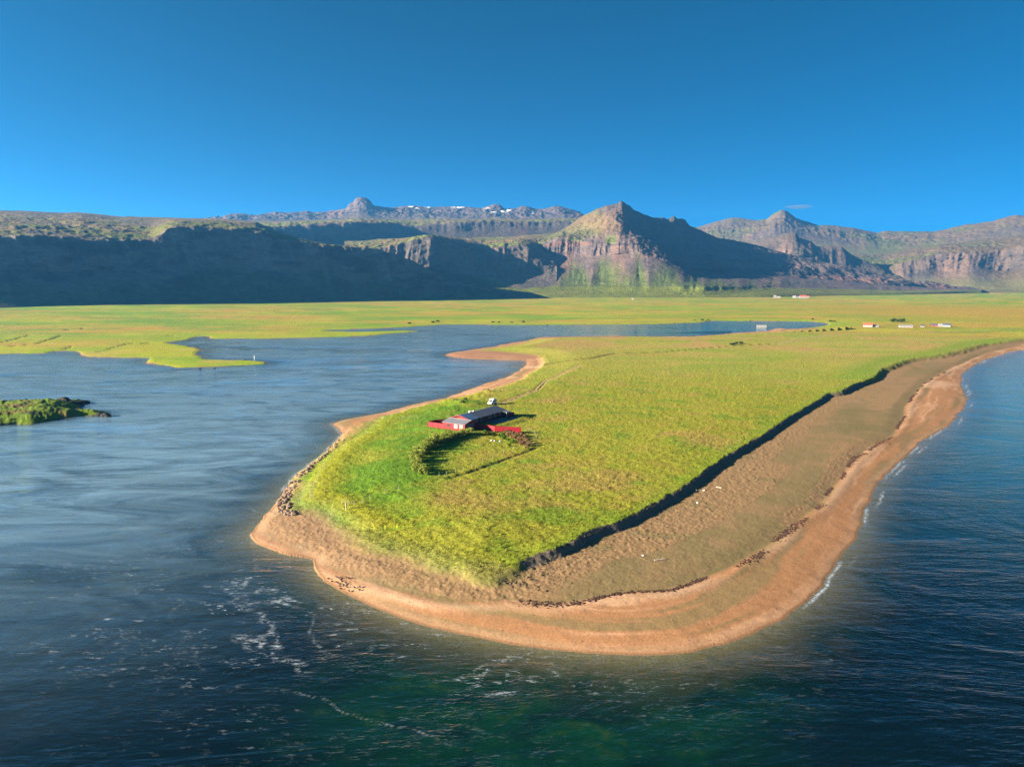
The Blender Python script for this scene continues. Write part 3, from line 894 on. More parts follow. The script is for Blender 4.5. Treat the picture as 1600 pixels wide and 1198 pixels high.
def massif(name, label, knots, px0, px1, na, nv, seed, rough, colour, back=900, ridge_keep=0.25, scree_on=False):
    """a mountain as a sheet: front foot, breaks of slope, crest, and a falling back"""
    a0 = atan2(*ray(px0, 440)[:2]); a1 = atan2(*ray(px1, 440)[:2])
    azs = np.linspace(a0, a1, na)
    L = column_lines(knots, azs)
    r0, z0 = L[0]
    L = [(r0 - 120, np.full(na, -6.0))] + L
    rb, zb = L[-1]
    L.append((rb + back * 0.35, zb - 0.22 * np.maximum(zb, 20)))
    L.append((rb + back, np.full(na, -10.0)))
    nk = len(L)
    ks = np.array([0] + list(np.arange(1, nk - 2)) + [nk - 2, nk - 1], float)
    # rows: share by the mean arc length of each span
    segs = []
    for i in range(nk - 1):
        l = np.mean(np.hypot((L[i + 1][0] - L[i][0]) * 0.35, (L[i + 1][1] - L[i][1]) * 1.6))
        if i >= nk - 3: l *= 0.15
        if i == 0: l *= 0.3
        segs.append(l)
    segs = np.array(segs); cnt = np.maximum(3, np.round(segs / segs.sum() * nv)).astype(int)
    rows_r = []; rows_z = []; rows_b = []
    for i in range(nk - 1):
        for t in np.arange(cnt[i]) / cnt[i]:
            rows_r.append(L[i][0] * (1 - t) + L[i + 1][0] * t)
            rows_z.append(L[i][1] * (1 - t) + L[i + 1][1] * t)
            rows_b.append(np.full(na, i + t))
    rows_r.append(L[-1][0]); rows_z.append(L[-1][1]); rows_b.append(np.full(na, nk - 1.0))
    Rr = np.array(rows_r); Zz = np.array(rows_z); B = np.array(rows_b)
    # smooth the breaks a little
    for _ in range(2):
        Zz[1:-1] = 0.25 * Zz[:-2] + 0.5 * Zz[1:-1] + 0.25 * Zz[2:]
        Rr[1:-1] = 0.25 * Rr[:-2] + 0.5 * Rr[1:-1] + 0.25 * Rr[2:]
    AA = np.broadcast_to(azs[None, :], Rr.shape)
    s = AA * np.mean(Rr)                               # metres along the front
    X = Rr * np.sin(AA); Y = Rr * np.cos(AA)
    crest = nk - 3
    dist_c = np.abs(B - crest)
    damp = ridge_keep + (1 - ridge_keep) * sst(0.0, 0.7, dist_c)
    dr = np.zeros_like(Rr); dz = np.zeros_like(Rr)
    footd = sst(1.1, 2.3, B)
    slope = np.zeros_like(Rr)
    slope[1:-1] = (Zz[2:] - Zz[:-2]) / np.maximum(1.0, np.abs(Rr[2:] - Rr[:-2]))
    st = sst(0.25, 0.9, slope)
    gul = fbm(s / 150 + 0.25 * fbm(s / 300, Zz / 200, 2, seed), Zz / 900, 4, seed + 1, 0.55, ridged=True)
    gul2 = fbm(s / 45, Zz / 260, 3, seed + 2, 0.55, ridged=True)
    rock3 = fbm(s / 60, Zz / 18, 4, seed + 3, 0.6)
    scree = sst(0.9, 1.2, B - 1) * sst(2.15, 1.9, B - 1) if scree_on else 0.0
    scree = np.maximum(scree, sst(0.0, 0.3, B - 1) * sst(1.25, 1.0, B - 1)) if scree_on else 0.0
    fan = fbm((s - np.mean(s)) / 62, Zz / 1500, 3, seed + 9, 0.5, ridged=True)
    cone = np.abs(((s / 150 + 1.1 * fbm(s / 280, s * 0, 2, seed + 12) + 0.35 * fbm(s / 75, Zz / 200, 3, seed + 13) + 0.06 * fan) % 1.0) - 0.5) * 2
    dr += rough * 17 * cone ** 1.4 * scree * sst(0.0, 0.5, B - 1) * sst(2.2, 1.2, B - 1) * footd
    dr += -rough * (26 * gul * (1 - 0.6 * scree) + 8 * gul2 * (1 - scree) + 3 * fan * scree) * (0.35 + 0.65 * st) * footd * damp
    dr += rough * 16 * rock3 * sst(0.55, 1.1, slope) * damp * (1 - scree)
    dz += rough * (1 - st) * (1 - 0.8 * scree) * (10 * fbm(X / 160, Y / 160, 4, seed + 4) + 6 * fbm(X / 45, Y / 45, 4, seed + 5, ridged=True)) * footd * damp
    dz += rough * 3.2 * fbm(s / 22, Rr / 22, 4, seed + 6) * footd * (0.5 + 0.5 * damp) * (1 - 0.85 * scree)
    Rr = Rr + dr; Zz = Zz + dz
    X = Rr * np.sin(AA); Y = Rr * np.cos(AA)
    px = 800 + FPX * np.tan(AA)                          # close enough for placing colour
    f = dict(cone=cone.ravel(), X=X.ravel(), Y=Y.ravel(), Z=Zz.ravel(), B=B.ravel() - 1, s=s.ravel(), st=st.ravel(), gul=gul.ravel(), gul2=gul2.ravel(), px=px.ravel(), rock=rock3.ravel(),
             slope=slope.ravel(), R=Rr.ravel())
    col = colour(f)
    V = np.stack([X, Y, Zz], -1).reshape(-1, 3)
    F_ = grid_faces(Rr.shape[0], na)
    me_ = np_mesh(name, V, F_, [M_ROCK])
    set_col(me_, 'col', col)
    o = link(name, me_)
    tag(o, label, kind='structure')
    return o


def base_rock(f, seed, a=(0.105, 0.082, 0.066), b=(0.070, 0.058, 0.052)):
    n = len(f['X'])
    c = np.tile(np.array(a, np.float32), (n, 1))
    c = mixc(c, b, sst(-0.2, 0.5, fbm(f['s'] / 90, f['Z'] / 25, 4, seed)))
    c = mixc(c, (0.135, 0.085, 0.060), sst(0.1, 0.6, fbm(f['s'] / 130, f['Z'] / 300, 3, seed + 5)) * 0.7)
    return c


GRASS_M = (0.080, 0.098, 0.014)
BROWN_M = (0.135, 0.098, 0.040)


def col_left(f):
    c = base_rock(f, 301, (0.17, 0.135, 0.11), (0.055, 0.046, 0.042))
    c = mixc(c, (0.21, 0.17, 0.14), sst(0.15, 0.5, fbm(f['s'] / 28 + f['Z'] / 90, f['Z'] / 260, 4, 306)) * 0.6)
    c = mixc(c, (0.045, 0.038, 0.036), sst(0.1, 0.45, fbm(f['s'] / 60, f['Z'] / 16, 4, 307)) * 0.7)
    n = fbm(f['X'] / 120, f['Y'] / 120, 4, 302)
    c = mixc(c, (0.085, 0.100, 0.040), sst(1.1, 0.2, f['B'] + 0.6 * fbm(f['s'] / 90, f['Z'] / 90, 3, 308)) * 0.8)
    c = mixc(c, (0.16, 0.14, 0.11), sst(0.35, 0.7, fbm(f['s'] / 16 + f['Z'] / 60, f['Z'] / 160, 3, 303)) * 0.35 * (f['B'] < 1.6))
    top = sst(1.95, 2.1, f['B'])
    c = mixc(c, BROWN_M, top * 0.9)
    c = mixc(c, (0.092, 0.098, 0.018), top * sst(-0.1, 0.3, n + 0.6 * sst(2.5, 2.1, f['B']) - 0.25))
    c = mixc(c, (0.085, 0.070, 0.060), top * sst(0.1, 0.45, fbm(f['X'] / 60, f['Y'] / 90, 4, 304) + 0.4 * sst(2.4, 3.0, f['B']) - 0.02) * 0.8)
    return c


def col_mid(f):
    c = base_rock(f, 311)
    top = sst(0.45, 0.15, f['slope'])
    n = fbm(f['X'] / 150, f['Y'] / 150, 4, 312)
    c = mixc(c, BROWN_M, top * 0.9)
    c = mixc(c, (0.105, 0.112, 0.020), top * sst(-0.2, 0.3, n))
    return c


def col_peak(f):
    c = base_rock(f, 321, (0.098, 0.070, 0.060), (0.070, 0.054, 0.052))
    B = f['B']
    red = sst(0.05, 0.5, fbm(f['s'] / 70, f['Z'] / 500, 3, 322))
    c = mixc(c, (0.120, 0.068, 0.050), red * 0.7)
    green_low = sst(1.85, 1.0, B - 0.75 * (f['cone'] - 0.45) + 0.55 * fbm(f['s'] / 120, f['Z'] / 300, 4, 323)) * sst(1300, 1080, f['px'])
    c = mixc(c, (0.056, 0.076, 0.013), np.clip(green_low, 0, 1) * 0.88)
    ledge = np.exp(-((B - 3.05) / 0.22) ** 2) * sst(-0.1, 0.3, fbm(f['s'] / 70, f['Z'] / 60, 3, 324))
    c = mixc(c, (0.085, 0.105, 0.014), ledge * (f['px'] < 960) * 0.9)
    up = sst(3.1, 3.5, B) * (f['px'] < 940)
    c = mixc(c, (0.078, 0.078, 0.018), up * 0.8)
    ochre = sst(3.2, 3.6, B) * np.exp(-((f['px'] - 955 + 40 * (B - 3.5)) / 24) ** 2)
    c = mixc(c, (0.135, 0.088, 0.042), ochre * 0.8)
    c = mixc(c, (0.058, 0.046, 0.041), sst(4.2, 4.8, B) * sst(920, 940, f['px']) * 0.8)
    strat = sst(2.0, 2.1, B) * sst(3.0, 2.9, B)
    c = mixc(c, (0.040, 0.036, 0.034), strat * sst(-0.1, 0.25, vn(f['s'] / 200, f['Z'] / 11, 325)) * 0.8)
    c = mixc(c, (0.15, 0.08, 0.06), strat * sst(0.3, 0.5, vn(f['s'] / 300 + 4, f['Z'] / 14, 326)) * 0.7)
    fan = sst(1.05, 0.7, B)
    c = mixc(c, (0.105, 0.118, 0.012), fan * 0.9)
    c = mixc(c, (0.128, 0.110, 0.020), fan * sst(0.1, 0.5, fbm(f['X'] / 200, f['Y'] / 60, 4, 327)) * 0.7)
    return c


def col_back(f):
    c = base_rock(f, 331, (0.085, 0.062, 0.055), (0.052, 0.045, 0.046))
    c = mixc(c, (0.105, 0.082, 0.046), sst(1.0, 0.3, f['B'] + 0.5 * fbm(f['X'] / 200, f['Y'] / 200, 3, 332)) * 0.7)
    sn = np.zeros(len(f['X']), np.float32)
    for px, z, w, hgt in SNOW:
        k = np.exp(-(((f['px'] - px) / w) ** 2 + ((f['Z'] - z) / hgt) ** 2))
        sn = np.maximum(sn, k)
    c = mixc(c, (0.75, 0.74, 0.72), sst(0.42, 0.6, sn + 0.16 * fbm(f['s'] / 25, f['Z'] / 10, 3, 333)) * (f['B'] < 2.05))
    return c


def col_right(f):
    c = base_rock(f, 341, (0.085, 0.062, 0.048), (0.055, 0.045, 0.040))
    n = fbm(f['X'] / 240, f['Y'] / 240, 4, 342)
    flat = sst(0.55, 0.2, f['slope'])
    c = mixc(c, (0.115, 0.078, 0.036), flat * 0.85)
    c = mixc(c, (0.082, 0.088, 0.020), flat * sst(-0.1, 0.35, n) * sst(1640, 1420, f['px']) * 0.9)
    c = mixc(c, (0.115, 0.115, 0.030), sst(0.8, 0.2, f['B']) * 0.6)
    k = np.exp(-(((f['px'] - 1570) / 13) ** 2 + ((f['Z'] - zpix(1570, 353, 7000)) / 9) ** 2))
    c = mixc(c, (0.75, 0.74, 0.72), sst(0.45, 0.6, k + 0.15 * fbm(f['s'] / 25, f['Z'] / 8, 3, 343)) * (f['B'] > 1))
    return c * 0.82


def zpix(px, py, r):
    d = ray(px, py)
    return CAM_H + r * d[2] / math.hypot(d[0], d[1])


SNOW = [(645, zpix(645, 324, 6300), 6, 9), (656, zpix(656, 327, 6300), 4, 7), (718, zpix(718, 325.5, 6350), 14, 6), (763, zpix(763, 328.5, 6300), 7, 5), (772, zpix(772, 335, 6200), 6, 6),
        (788, zpix(788, 333, 6250), 8, 9), (795, zpix(795, 330, 6250), 5, 9), (670, zpix(670, 325, 6350), 6, 5), (830, zpix(830, 336, 6200), 6, 5)]

massif('mountain_escarpment', 'long shadowed escarpment with a sunlit green plateau on top', [
    [(-500, 473, 2070), (-310, 473, 1870), (-130, 473, 1540), (0, 473, 1590), (250, 471, 1810), (400, 470, 1930), (500, 469.5, 2030), (600, 468, 2170), (700, 465.5, 2350), (780, 462, 2510), (830, 460, 2620)],
    [(-500, 425, 2270), (-310, 425, 2070), (-130, 424, 1740), (0, 424, 1790), (250, 424, 2017), (400, 420, 2150), (500, 428, 2215), (600, 434, 2330), (700, 451, 2415), (780, 459, 2540), (830, 459, 2630)],
    [(-500, 375, 2390), (-310, 375, 2190), (-130, 368, 1860), (0, 368, 1910), (60, 370, 1952), (115, 372, 1996), (170, 373, 2046), (235, 373.5, 2121), (248, 369, 2140), (257, 355, 2178), (280, 352, 2204), (330, 355, 2252),
     (400, 362, 2315), (450, 374, 2327), (500, 383, 2345), (540, 386, 2392), (580, 389, 2444), (620, 399, 2470), (650, 411, 2475), (700, 440, 2480), (780, 457.5, 2560), (830, 458.5, 2635)],
    [(-500, 332, 3200), (0, 328, 3200), (45, 329, 3200), (90, 331, 3200), (125, 331, 3200), (180, 336.5, 3200), (250, 339, 3200), (330, 341.5, 3150), (400, 347, 3000), (450, 368, 2900), (500, 382, 2810),
     (600, 398, 2790), (700, 441, 2790), (830, 458.6, 2815)]],
    -480, 832, 620, 130, 11, 0.8, col_left)
massif('mountain_step', 'shadowed cliffs with grassy shelves between the escarpment and the peak', [
    [(540, 460, 2780), (640, 458, 2800), (700, 456, 2850), (760, 454, 2900), (800, 452, 2950), (870, 446, 3050)],
    [(540, 420, 2850), (600, 422, 2870), (640, 418, 2900), (655, 408, 2880), (690, 416, 2980), (720, 430, 3060), (760, 432, 3100), (800, 428, 3120), (870, 420, 3200)],
    [(540, 392, 2950), (580, 388.5, 2980), (630, 379, 3020), (660, 371.5, 3040), (690, 371.5, 3080), (720, 379, 3200), (760, 388, 3250), (800, 383, 3280), (815, 381, 3290), (840, 390, 3330), (870, 402, 3380)],
    [(540, 377, 3700), (600, 373, 3800), (670, 369, 3800), (720, 372, 3900), (800, 369, 4000), (870, 363, 4100)]],
    540, 870, 280, 100, 12, 1.2, col_mid)
massif('mountain_terrace', 'higher shadowed terrace below the distant crest', [
    [(330, 366, 3300), (400, 372, 3450), (500, 378, 3700), (600, 379, 3950), (700, 377, 4100), (800, 375, 4250), (930, 366, 4500)],
    [(330, 352, 3500), (400, 354, 3650), (440, 352.5, 3720), (470, 350.5, 3780), (560, 345.5, 3900), (600, 349, 4050), (640, 352, 4200), (690, 349.5, 4250), (720, 346.5, 4300), (760, 346, 4380), (800, 346.5, 4450), (850, 346, 4550), (930, 345, 4700)],
    [(330, 345, 4800), (440, 346, 5000), (560, 342, 5200), (700, 342.5, 5300), (800, 342.5, 5400), (930, 341, 5500)]],
    330, 930, 340, 80, 13, 1.3, col_mid)
massif('mountain_crest', 'distant rocky crest with a rounded knob and patches of snow', [
    [(280, 352, 5300), (500, 350, 5400), (700, 350, 5500), (960, 352, 5600)],
    [(280, 346, 5700), (355, 343, 5750), (420, 341, 5800), (500, 340, 5850), (545, 334, 5900), (565, 326, 5930), (590, 333, 5900), (620, 337, 5900), (700, 336, 5950), (775, 335, 5950), (800, 338, 5900), (850, 337, 5950), (880, 336, 5950), (960, 345, 5950)],
    [(280, 343, 6300), (345, 340, 6300), (358, 334, 6300), (370, 333, 6300), (400, 336.5, 6300), (420, 332.5, 6300), (432, 330.5, 6300), (450, 332, 6300), (480, 329.5, 6300), (490, 332, 6300), (525, 328, 6250), (540, 325.5, 6200), (546, 317, 6180), (552, 315, 6170),
     (556, 309, 6150), (564, 306.5, 6150), (572, 308.5, 6150), (579, 314, 6170), (584, 321, 6200), (590, 321.5, 6250), (600, 323.5, 6300), (620, 323, 6350), (635, 320.5, 6350), (650, 321, 6350), (668, 323.5, 6350), (690, 322, 6350), (720, 321.5, 6350), (752, 324, 6350),
     (765, 320, 6300), (772, 318, 6300), (780, 319, 6300), (789, 326, 6300), (806, 325, 6300), (815, 321.5, 6300), (822, 321, 6300), (840, 327, 6350), (852, 325.5, 6350), (868, 321.2, 6350), (876, 322, 6350), (890, 326, 6350), (905, 331, 6350), (925, 345, 6350), (960, 352, 6350)]],
    280, 960, 560, 100, 14, 2.0, col_back, ridge_keep=0.3)
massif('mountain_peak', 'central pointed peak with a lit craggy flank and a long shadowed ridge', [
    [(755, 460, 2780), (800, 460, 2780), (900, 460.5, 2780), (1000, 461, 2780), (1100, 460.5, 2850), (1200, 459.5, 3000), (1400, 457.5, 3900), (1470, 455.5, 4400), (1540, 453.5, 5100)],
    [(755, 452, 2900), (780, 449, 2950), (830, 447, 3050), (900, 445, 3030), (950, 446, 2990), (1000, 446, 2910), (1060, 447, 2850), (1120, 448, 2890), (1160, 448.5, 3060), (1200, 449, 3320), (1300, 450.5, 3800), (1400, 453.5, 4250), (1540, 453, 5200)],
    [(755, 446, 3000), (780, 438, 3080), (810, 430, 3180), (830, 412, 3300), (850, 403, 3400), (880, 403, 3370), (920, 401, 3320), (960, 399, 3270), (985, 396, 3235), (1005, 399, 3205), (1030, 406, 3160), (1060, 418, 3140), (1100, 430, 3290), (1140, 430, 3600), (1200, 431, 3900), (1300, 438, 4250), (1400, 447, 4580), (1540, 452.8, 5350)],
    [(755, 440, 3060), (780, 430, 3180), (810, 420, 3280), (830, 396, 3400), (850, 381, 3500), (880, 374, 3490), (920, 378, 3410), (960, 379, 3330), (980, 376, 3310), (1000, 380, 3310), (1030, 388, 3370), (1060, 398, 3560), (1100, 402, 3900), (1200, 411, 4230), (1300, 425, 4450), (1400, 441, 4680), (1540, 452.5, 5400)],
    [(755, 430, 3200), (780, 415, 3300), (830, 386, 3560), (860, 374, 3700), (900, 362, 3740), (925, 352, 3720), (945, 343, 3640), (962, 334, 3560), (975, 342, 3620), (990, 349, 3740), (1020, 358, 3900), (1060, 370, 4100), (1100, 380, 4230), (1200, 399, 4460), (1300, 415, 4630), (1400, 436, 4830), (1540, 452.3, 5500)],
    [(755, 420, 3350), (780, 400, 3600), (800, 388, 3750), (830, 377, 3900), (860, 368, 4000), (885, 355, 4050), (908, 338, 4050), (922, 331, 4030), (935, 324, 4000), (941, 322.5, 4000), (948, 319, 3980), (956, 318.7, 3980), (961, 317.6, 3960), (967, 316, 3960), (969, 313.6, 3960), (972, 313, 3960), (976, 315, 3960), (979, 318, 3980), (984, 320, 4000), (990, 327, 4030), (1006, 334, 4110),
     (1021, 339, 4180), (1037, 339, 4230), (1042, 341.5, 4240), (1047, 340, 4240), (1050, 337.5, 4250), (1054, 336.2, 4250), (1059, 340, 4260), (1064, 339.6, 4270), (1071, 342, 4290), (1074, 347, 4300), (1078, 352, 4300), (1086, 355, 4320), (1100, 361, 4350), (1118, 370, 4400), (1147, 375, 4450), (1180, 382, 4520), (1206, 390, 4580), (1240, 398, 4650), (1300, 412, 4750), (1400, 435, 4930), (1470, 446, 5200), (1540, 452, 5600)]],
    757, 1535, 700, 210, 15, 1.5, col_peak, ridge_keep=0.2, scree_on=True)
massif('mountain_shoulder', 'craggy shoulder with a brown lit left slope behind the long ridge', [
    [(1130, 440, 4900), (1200, 442, 4900), (1300, 446, 4950), (1400, 450, 5050), (1530, 453.5, 5350)],
    [(1130, 412, 5050), (1180, 404, 5080), (1210, 396, 5080), (1238, 388, 4980), (1262, 396, 5080), (1300, 408, 5170), (1350, 422, 5250), (1400, 436, 5300), (1460, 446, 5370), (1530, 453, 5450)],
    [(1130, 402, 5250), (1160, 388, 5300), (1180, 378.5, 5300), (1200, 371, 5270), (1214, 368, 5250), (1224, 364, 5230), (1232, 362.5, 5220), (1244, 362.5, 5230), (1249, 370, 5250), (1260, 374, 5270), (1268, 376, 5280), (1275, 383.5, 5300), (1290, 384.5, 5310), (1300, 382.5, 5310), (1306, 384, 5310), (1316, 384, 5310),
     (1322, 390, 5330), (1330, 396, 5350), (1345, 404, 5370), (1372, 415, 5400), (1390, 425, 5410), (1420, 433.5, 5450), (1450, 441, 5470), (1480, 447, 5500), (1530, 453, 5550)]],
    1135, 1525, 320, 100, 16, 1.4, col_right, ridge_keep=0.15)
massif('mountain_bluff', 'sunlit brown bluffs with scree and shaded gullies rising to a plateau', [
    [(1300, 454, 5200), (1400, 453.5, 5250), (1500, 453, 5250), (1600, 453, 5200), (2000, 455, 5000)],
    [(1300, 425, 5450), (1380, 432, 5450), (1410, 420, 5430), (1440, 424, 5380), (1462, 414, 5550), (1478, 425, 5600), (1492, 421, 5450), (1520, 415, 5400), (1545, 420, 5600), (1570, 428, 5680), (1600, 418, 5500), (2000, 410, 5300)],
    [(1300, 412, 5550), (1380, 424, 5530), (1410, 411, 5520), (1440, 403, 5500), (1462, 396, 5620), (1478, 393.5, 5680), (1500, 394, 5560), (1520, 395, 5530), (1545, 395, 5680), (1570, 392, 5740), (1600, 386, 5620), (2000, 365, 5450)],
    [(1300, 398, 6200), (1380, 397, 6300), (1450, 384, 6400), (1520, 376, 6500), (1600, 366, 6600), (2000, 345, 6600)]],
    1305, 1980, 420, 120, 17, 1.8, col_right)
massif('mountain_range', 'far range with a dark pointed top and long brown shoulders', [
    [(1040, 400, 6400), (1200, 400, 6400), (1400, 402, 6600), (1600, 385, 6850), (2000, 370, 6850)],
    [(1040, 380, 6800), (1100, 372, 6850), (1160, 368, 6900), (1215, 352, 6850), (1235, 357, 6900), (1262, 362, 6950), (1300, 368, 7000), (1340, 372, 7050), (1380, 380, 7100), (1450, 376, 7150), (1520, 366, 7200), (1600, 352, 7250), (2000, 340, 7250)],
    [(1040, 365, 7500), (1080, 357, 7500), (1092, 353, 7500), (1105, 349, 7500), (1120, 345, 7500), (1145, 338.5, 7500), (1160, 340, 7500), (1180, 343, 7500), (1198, 342, 7500), (1207, 334.5, 7450), (1213, 331, 7450), (1221, 327, 7450), (1227, 327.5, 7450), (1233, 331, 7450), (1243, 339.5, 7500), (1262, 345.5, 7550),
     (1280, 352, 7600), (1293, 351, 7600), (1310, 353, 7600), (1335, 355.5, 7600), (1350, 359.5, 7650), (1370, 363.5, 7700), (1383, 360, 7700), (1420, 360.5, 7700), (1460, 361, 7700), (1480, 357.5, 7700), (1510, 350, 7700), (1550, 345, 7700), (1575, 337.5, 7700), (1590, 335.5, 7700), (1600, 337, 7700), (1700, 330, 7700), (2000, 320, 7700)]],
    1045, 1980, 560, 110, 18, 2.0, col_right, ridge_keep=0.25)

# ------------------------------------------------------------------ things
def gz(lst):
    return land_height(np.array(lst, np.float32).reshape(-1, 2))['z']


def on_ground(px, py, z0=3.7):
    """the ground point seen at a photo pixel"""
    z = z0
    for _ in range(3):
        p = at(px, py, z)
        z = float(gz([p])[0])
    return p[0], p[1], z


def many_on_ground(lst, z0=3.7):
    z = np.full(len(lst), z0)
    for _ in range(2):
        p = np.array([at(a, b, c) for (a, b), c in zip(lst, z)])
        z = gz(p)
    return np.concatenate([p, z[:, None]], 1)


def gable_wall(w, d, h, hr, along='x'):
    """closed wall shell of a house with a ridge along x (or y)"""
    m = MB()
    if along == 'x':
        vs = [(0, 0, 0), (w, 0, 0), (w, d, 0), (0, d, 0), (0, 0, h), (w, 0, h), (w, d, h), (0, d, h), (0, d / 2, hr), (w, d / 2, hr)]
        fs = [(0, 1, 5, 4), (2, 3, 7, 6), (1, 2, 6, 9, 5), (3, 0, 4, 8, 7), (4, 5, 9, 8), (6, 7, 8, 9), (3, 2, 1, 0)]
    else:
        vs = [(0, 0, 0), (w, 0, 0), (w, d, 0), (0, d, 0), (0, 0, h), (w, 0, h), (w, d, h), (0, d, h), (w / 2, 0, hr), (w / 2, d, hr)]
        fs = [(0, 1, 5, 8, 4), (2, 3, 7, 9, 6), (1, 2, 6, 5), (3, 0, 4, 7), (5, 6, 9, 8), (7, 4, 8, 9), (3, 2, 1, 0)]
    return m.poly(vs, fs)


def shift(m, dx, dy, dz=0):
    m.v = [(x + dx, y + dy, z + dz) for x, y, z in m.v]
    return m


def add_window(parent, face, a, b, z0, z1, pos, glass, frame, mull=1):
    """window on an axis-aligned wall: face 'v-' looks to -y at y=pos, 'u+' looks to +x at x=pos, 'u-' to -x"""
    def bx(m, s0, s1, q0, q1, o0, o1):
        if face == 'v-': m.box(s0, s1, pos - o1, pos - o0, q0, q1)
        elif face == 'u+': m.box(pos + o0, pos + o1, s0, s1, q0, q1)
        else: m.box(pos - o1, pos - o0, s0, s1, q0, q1)
    f = MB(); t_ = 0.06
    bx(f, a - t_, b + t_, z1, z1 + t_, -0.03, 0.06); bx(f, a - t_, b + t_, z0 - t_, z0, -0.03, 0.08)
    bx(f, a - t_, a, z0, z1, -0.03, 0.06); bx(f, b, b + t_, z0, z1, -0.03, 0.06)
    wd = f.build('window', frame, parent)
    for i in range(mull):
        p = MB()
        s0 = a + (b - a) * i / mull + (0.04 if i else 0); s1 = a + (b - a) * (i + 1) / mull - (0.04 if i < mull - 1 else 0)
        bx(p, s0, s1, z0, z1, -0.02, 0.02)
        p.build('pane', glass, wd)
    for i in range(1, mull):
        p = MB(); s = a + (b - a) * i / mull
        bx(p, s - 0.04, s + 0.04, z0, z1, -0.02, 0.05)
        p.build('mullion', frame, wd)
    return wd


HA = atan2(HU[1], HU[0])
HZ = 4.0


def house_at(u, v):
    return HOUSE_O[0] + u * HU[0] + v * HV[0], HOUSE_O[1] + u * HU[1] + v * HV[1]


house = empty('red_house', (HOUSE_O[0], HOUSE_O[1], HZ), HA)
tag(house, 'long low red wooden house with grey roofs standing on the grassy spit', 'house')
gable_wall(9.6, 7.2, 2.55, 3.35, 'x').build('front_wing_wall', M_RED, house)
shift(gable_wall(8.8, 23.8, 2.45, 3.75, 'y'), -3.0, 8.4).build('main_wing_wall', M_REDDARK, house)
MB().box(0.6, 5.4, 7.1, 8.5, 0, 2.4).build('link_wall', M_RED, house)
sl = 0.8 / 3.6
MB().slab([(-0.3, -0.4, 2.64 - 0.4 * sl), (9.9, -0.4, 2.64 - 0.4 * sl), (9.9, 3.6, 3.46), (-0.3, 3.6, 3.46)], 0.09).build('front_wing_roof', M_ROOF, house)
MB().slab([(-0.3, 3.602, 3.46), (9.9, 3.602, 3.46), (9.9, 7.6, 2.64 - 0.4 * sl), (-0.3, 7.6, 2.64 - 0.4 * sl)], 0.09).build('front_wing_roof', M_ROOF, house)
MB().box(-0.32, 9.92, 3.53, 3.67, 3.468, 3.51).build('ridge_cap', M_WIRE, house)
for u in (-0.36, 9.903):
    MB().poly([(u, -0.4, 2.38), (u + .06, -0.4, 2.38), (u + .06, 3.6, 3.28), (u, 3.6, 3.28), (u, -0.4, 2.62), (u + .06, -0.4, 2.62), (u + .06, 3.6, 3.5), (u, 3.6, 3.5)],
              [(3, 2, 1, 0), (4, 5, 6, 7), (0, 1, 5, 4), (1, 2, 6, 5), (2, 3, 7, 6), (3, 0, 4, 7)]).build('bargeboard', M_RED, house)
ms = 1.3 / 4.4
for u0, u1, z0, z1 in ((-3.45, 1.4, 2.56 - 0.45 * ms, 3.86), (1.402, 6.25, 3.86, 2.56 - 0.45 * ms)):
    for v0, v1, mt in ((7.9, 13.6, M_ROOFB), (13.603, 32.6, M_ROOF)):
        MB().slab([(u0, v0, z0), (u1, v0, z1), (u1, v1, z1), (u0, v1, z0)], 0.09).build('main_wing_roof', mt, house)
for sgn in (-1, 1):
    e = 1.4 + sgn * 4.87
    q = [(1.4, 7.82, 3.60), (e, 7.82, 2.18), (e, 7.895, 2.18), (1.4, 7.895, 3.60)]
    MB().poly(q + [(p[0], p[1], p[2] + 0.24) for p in q], [(3, 2, 1, 0), (4, 5, 6, 7), (0, 1, 5, 4), (1, 2, 6, 5), (2, 3, 7, 6), (3, 0, 4, 7)]).build('bargeboard', M_RED, house)
# a low white vent housing near the ridge
MB().box(0.1, 0.8, 15.5, 16.3, 3.35, 3.98).box(0.03, 0.87, 15.43, 16.37, 3.983, 4.04).build('roof_vent', M_WHITE, house)
MB().box(0.3, 0.9, 17.6, 18.4, 3.35, 3.86).build('skylight', M_WHITE, house)
add_window(house, 'v-', 1.9, 3.1, 0.95, 2.0, 0.0, M_GLASS, M_REDDARK, 2)
add_window(house, 'v-', 5.0, 6.3, 0.85, 2.1, 0.0, M_GLASSL, M_WHITE, 2)
add_window(house, 'v-', 7.4, 8.6, 0.85, 2.1, 0.0, M_GLASSL, M_WHITE, 2)
for v in (0.7, 2.0, 3.3, 4.6):
    add_window(house, 'u+', v, v + 0.75, 1.0, 2.1, 9.6, M_GLASS, M_WHITE, 1)
for v, w in ((11.6, 1.5), (15.0, 1.2), (20.6, 1.6), (24.2, 1.2), (28.0, 1.6)):
    add_window(house, 'u+', v, v + w, 1.0, 2.05, 5.8, M_GLASS, M_WHITE, 2)
for v in (17.6, 26.4):
    d_ = MB().box(5.78, 5.86, v, v + 0.95, 0.05, 2.1).build('door', M_REDDARK, house)
    MB().box(5.86, 5.93, v + 0.1, v + 0.16, 1.0, 1.12).build('handle', M_WIRE, d_)
for v in (29.6, 31.2, 32.4):
    MB().box(7.9, 8.05, v, v + 0.15, 0, 2.25).build('porch_post', M_WHITE, house)
MB().slab([(6.2, 29.2, 2.42), (8.3, 29.2, 2.2), (8.3, 32.6, 2.2), (6.2, 32.6, 2.42)], 0.08).build('porch_roof', M_ROOF, house)

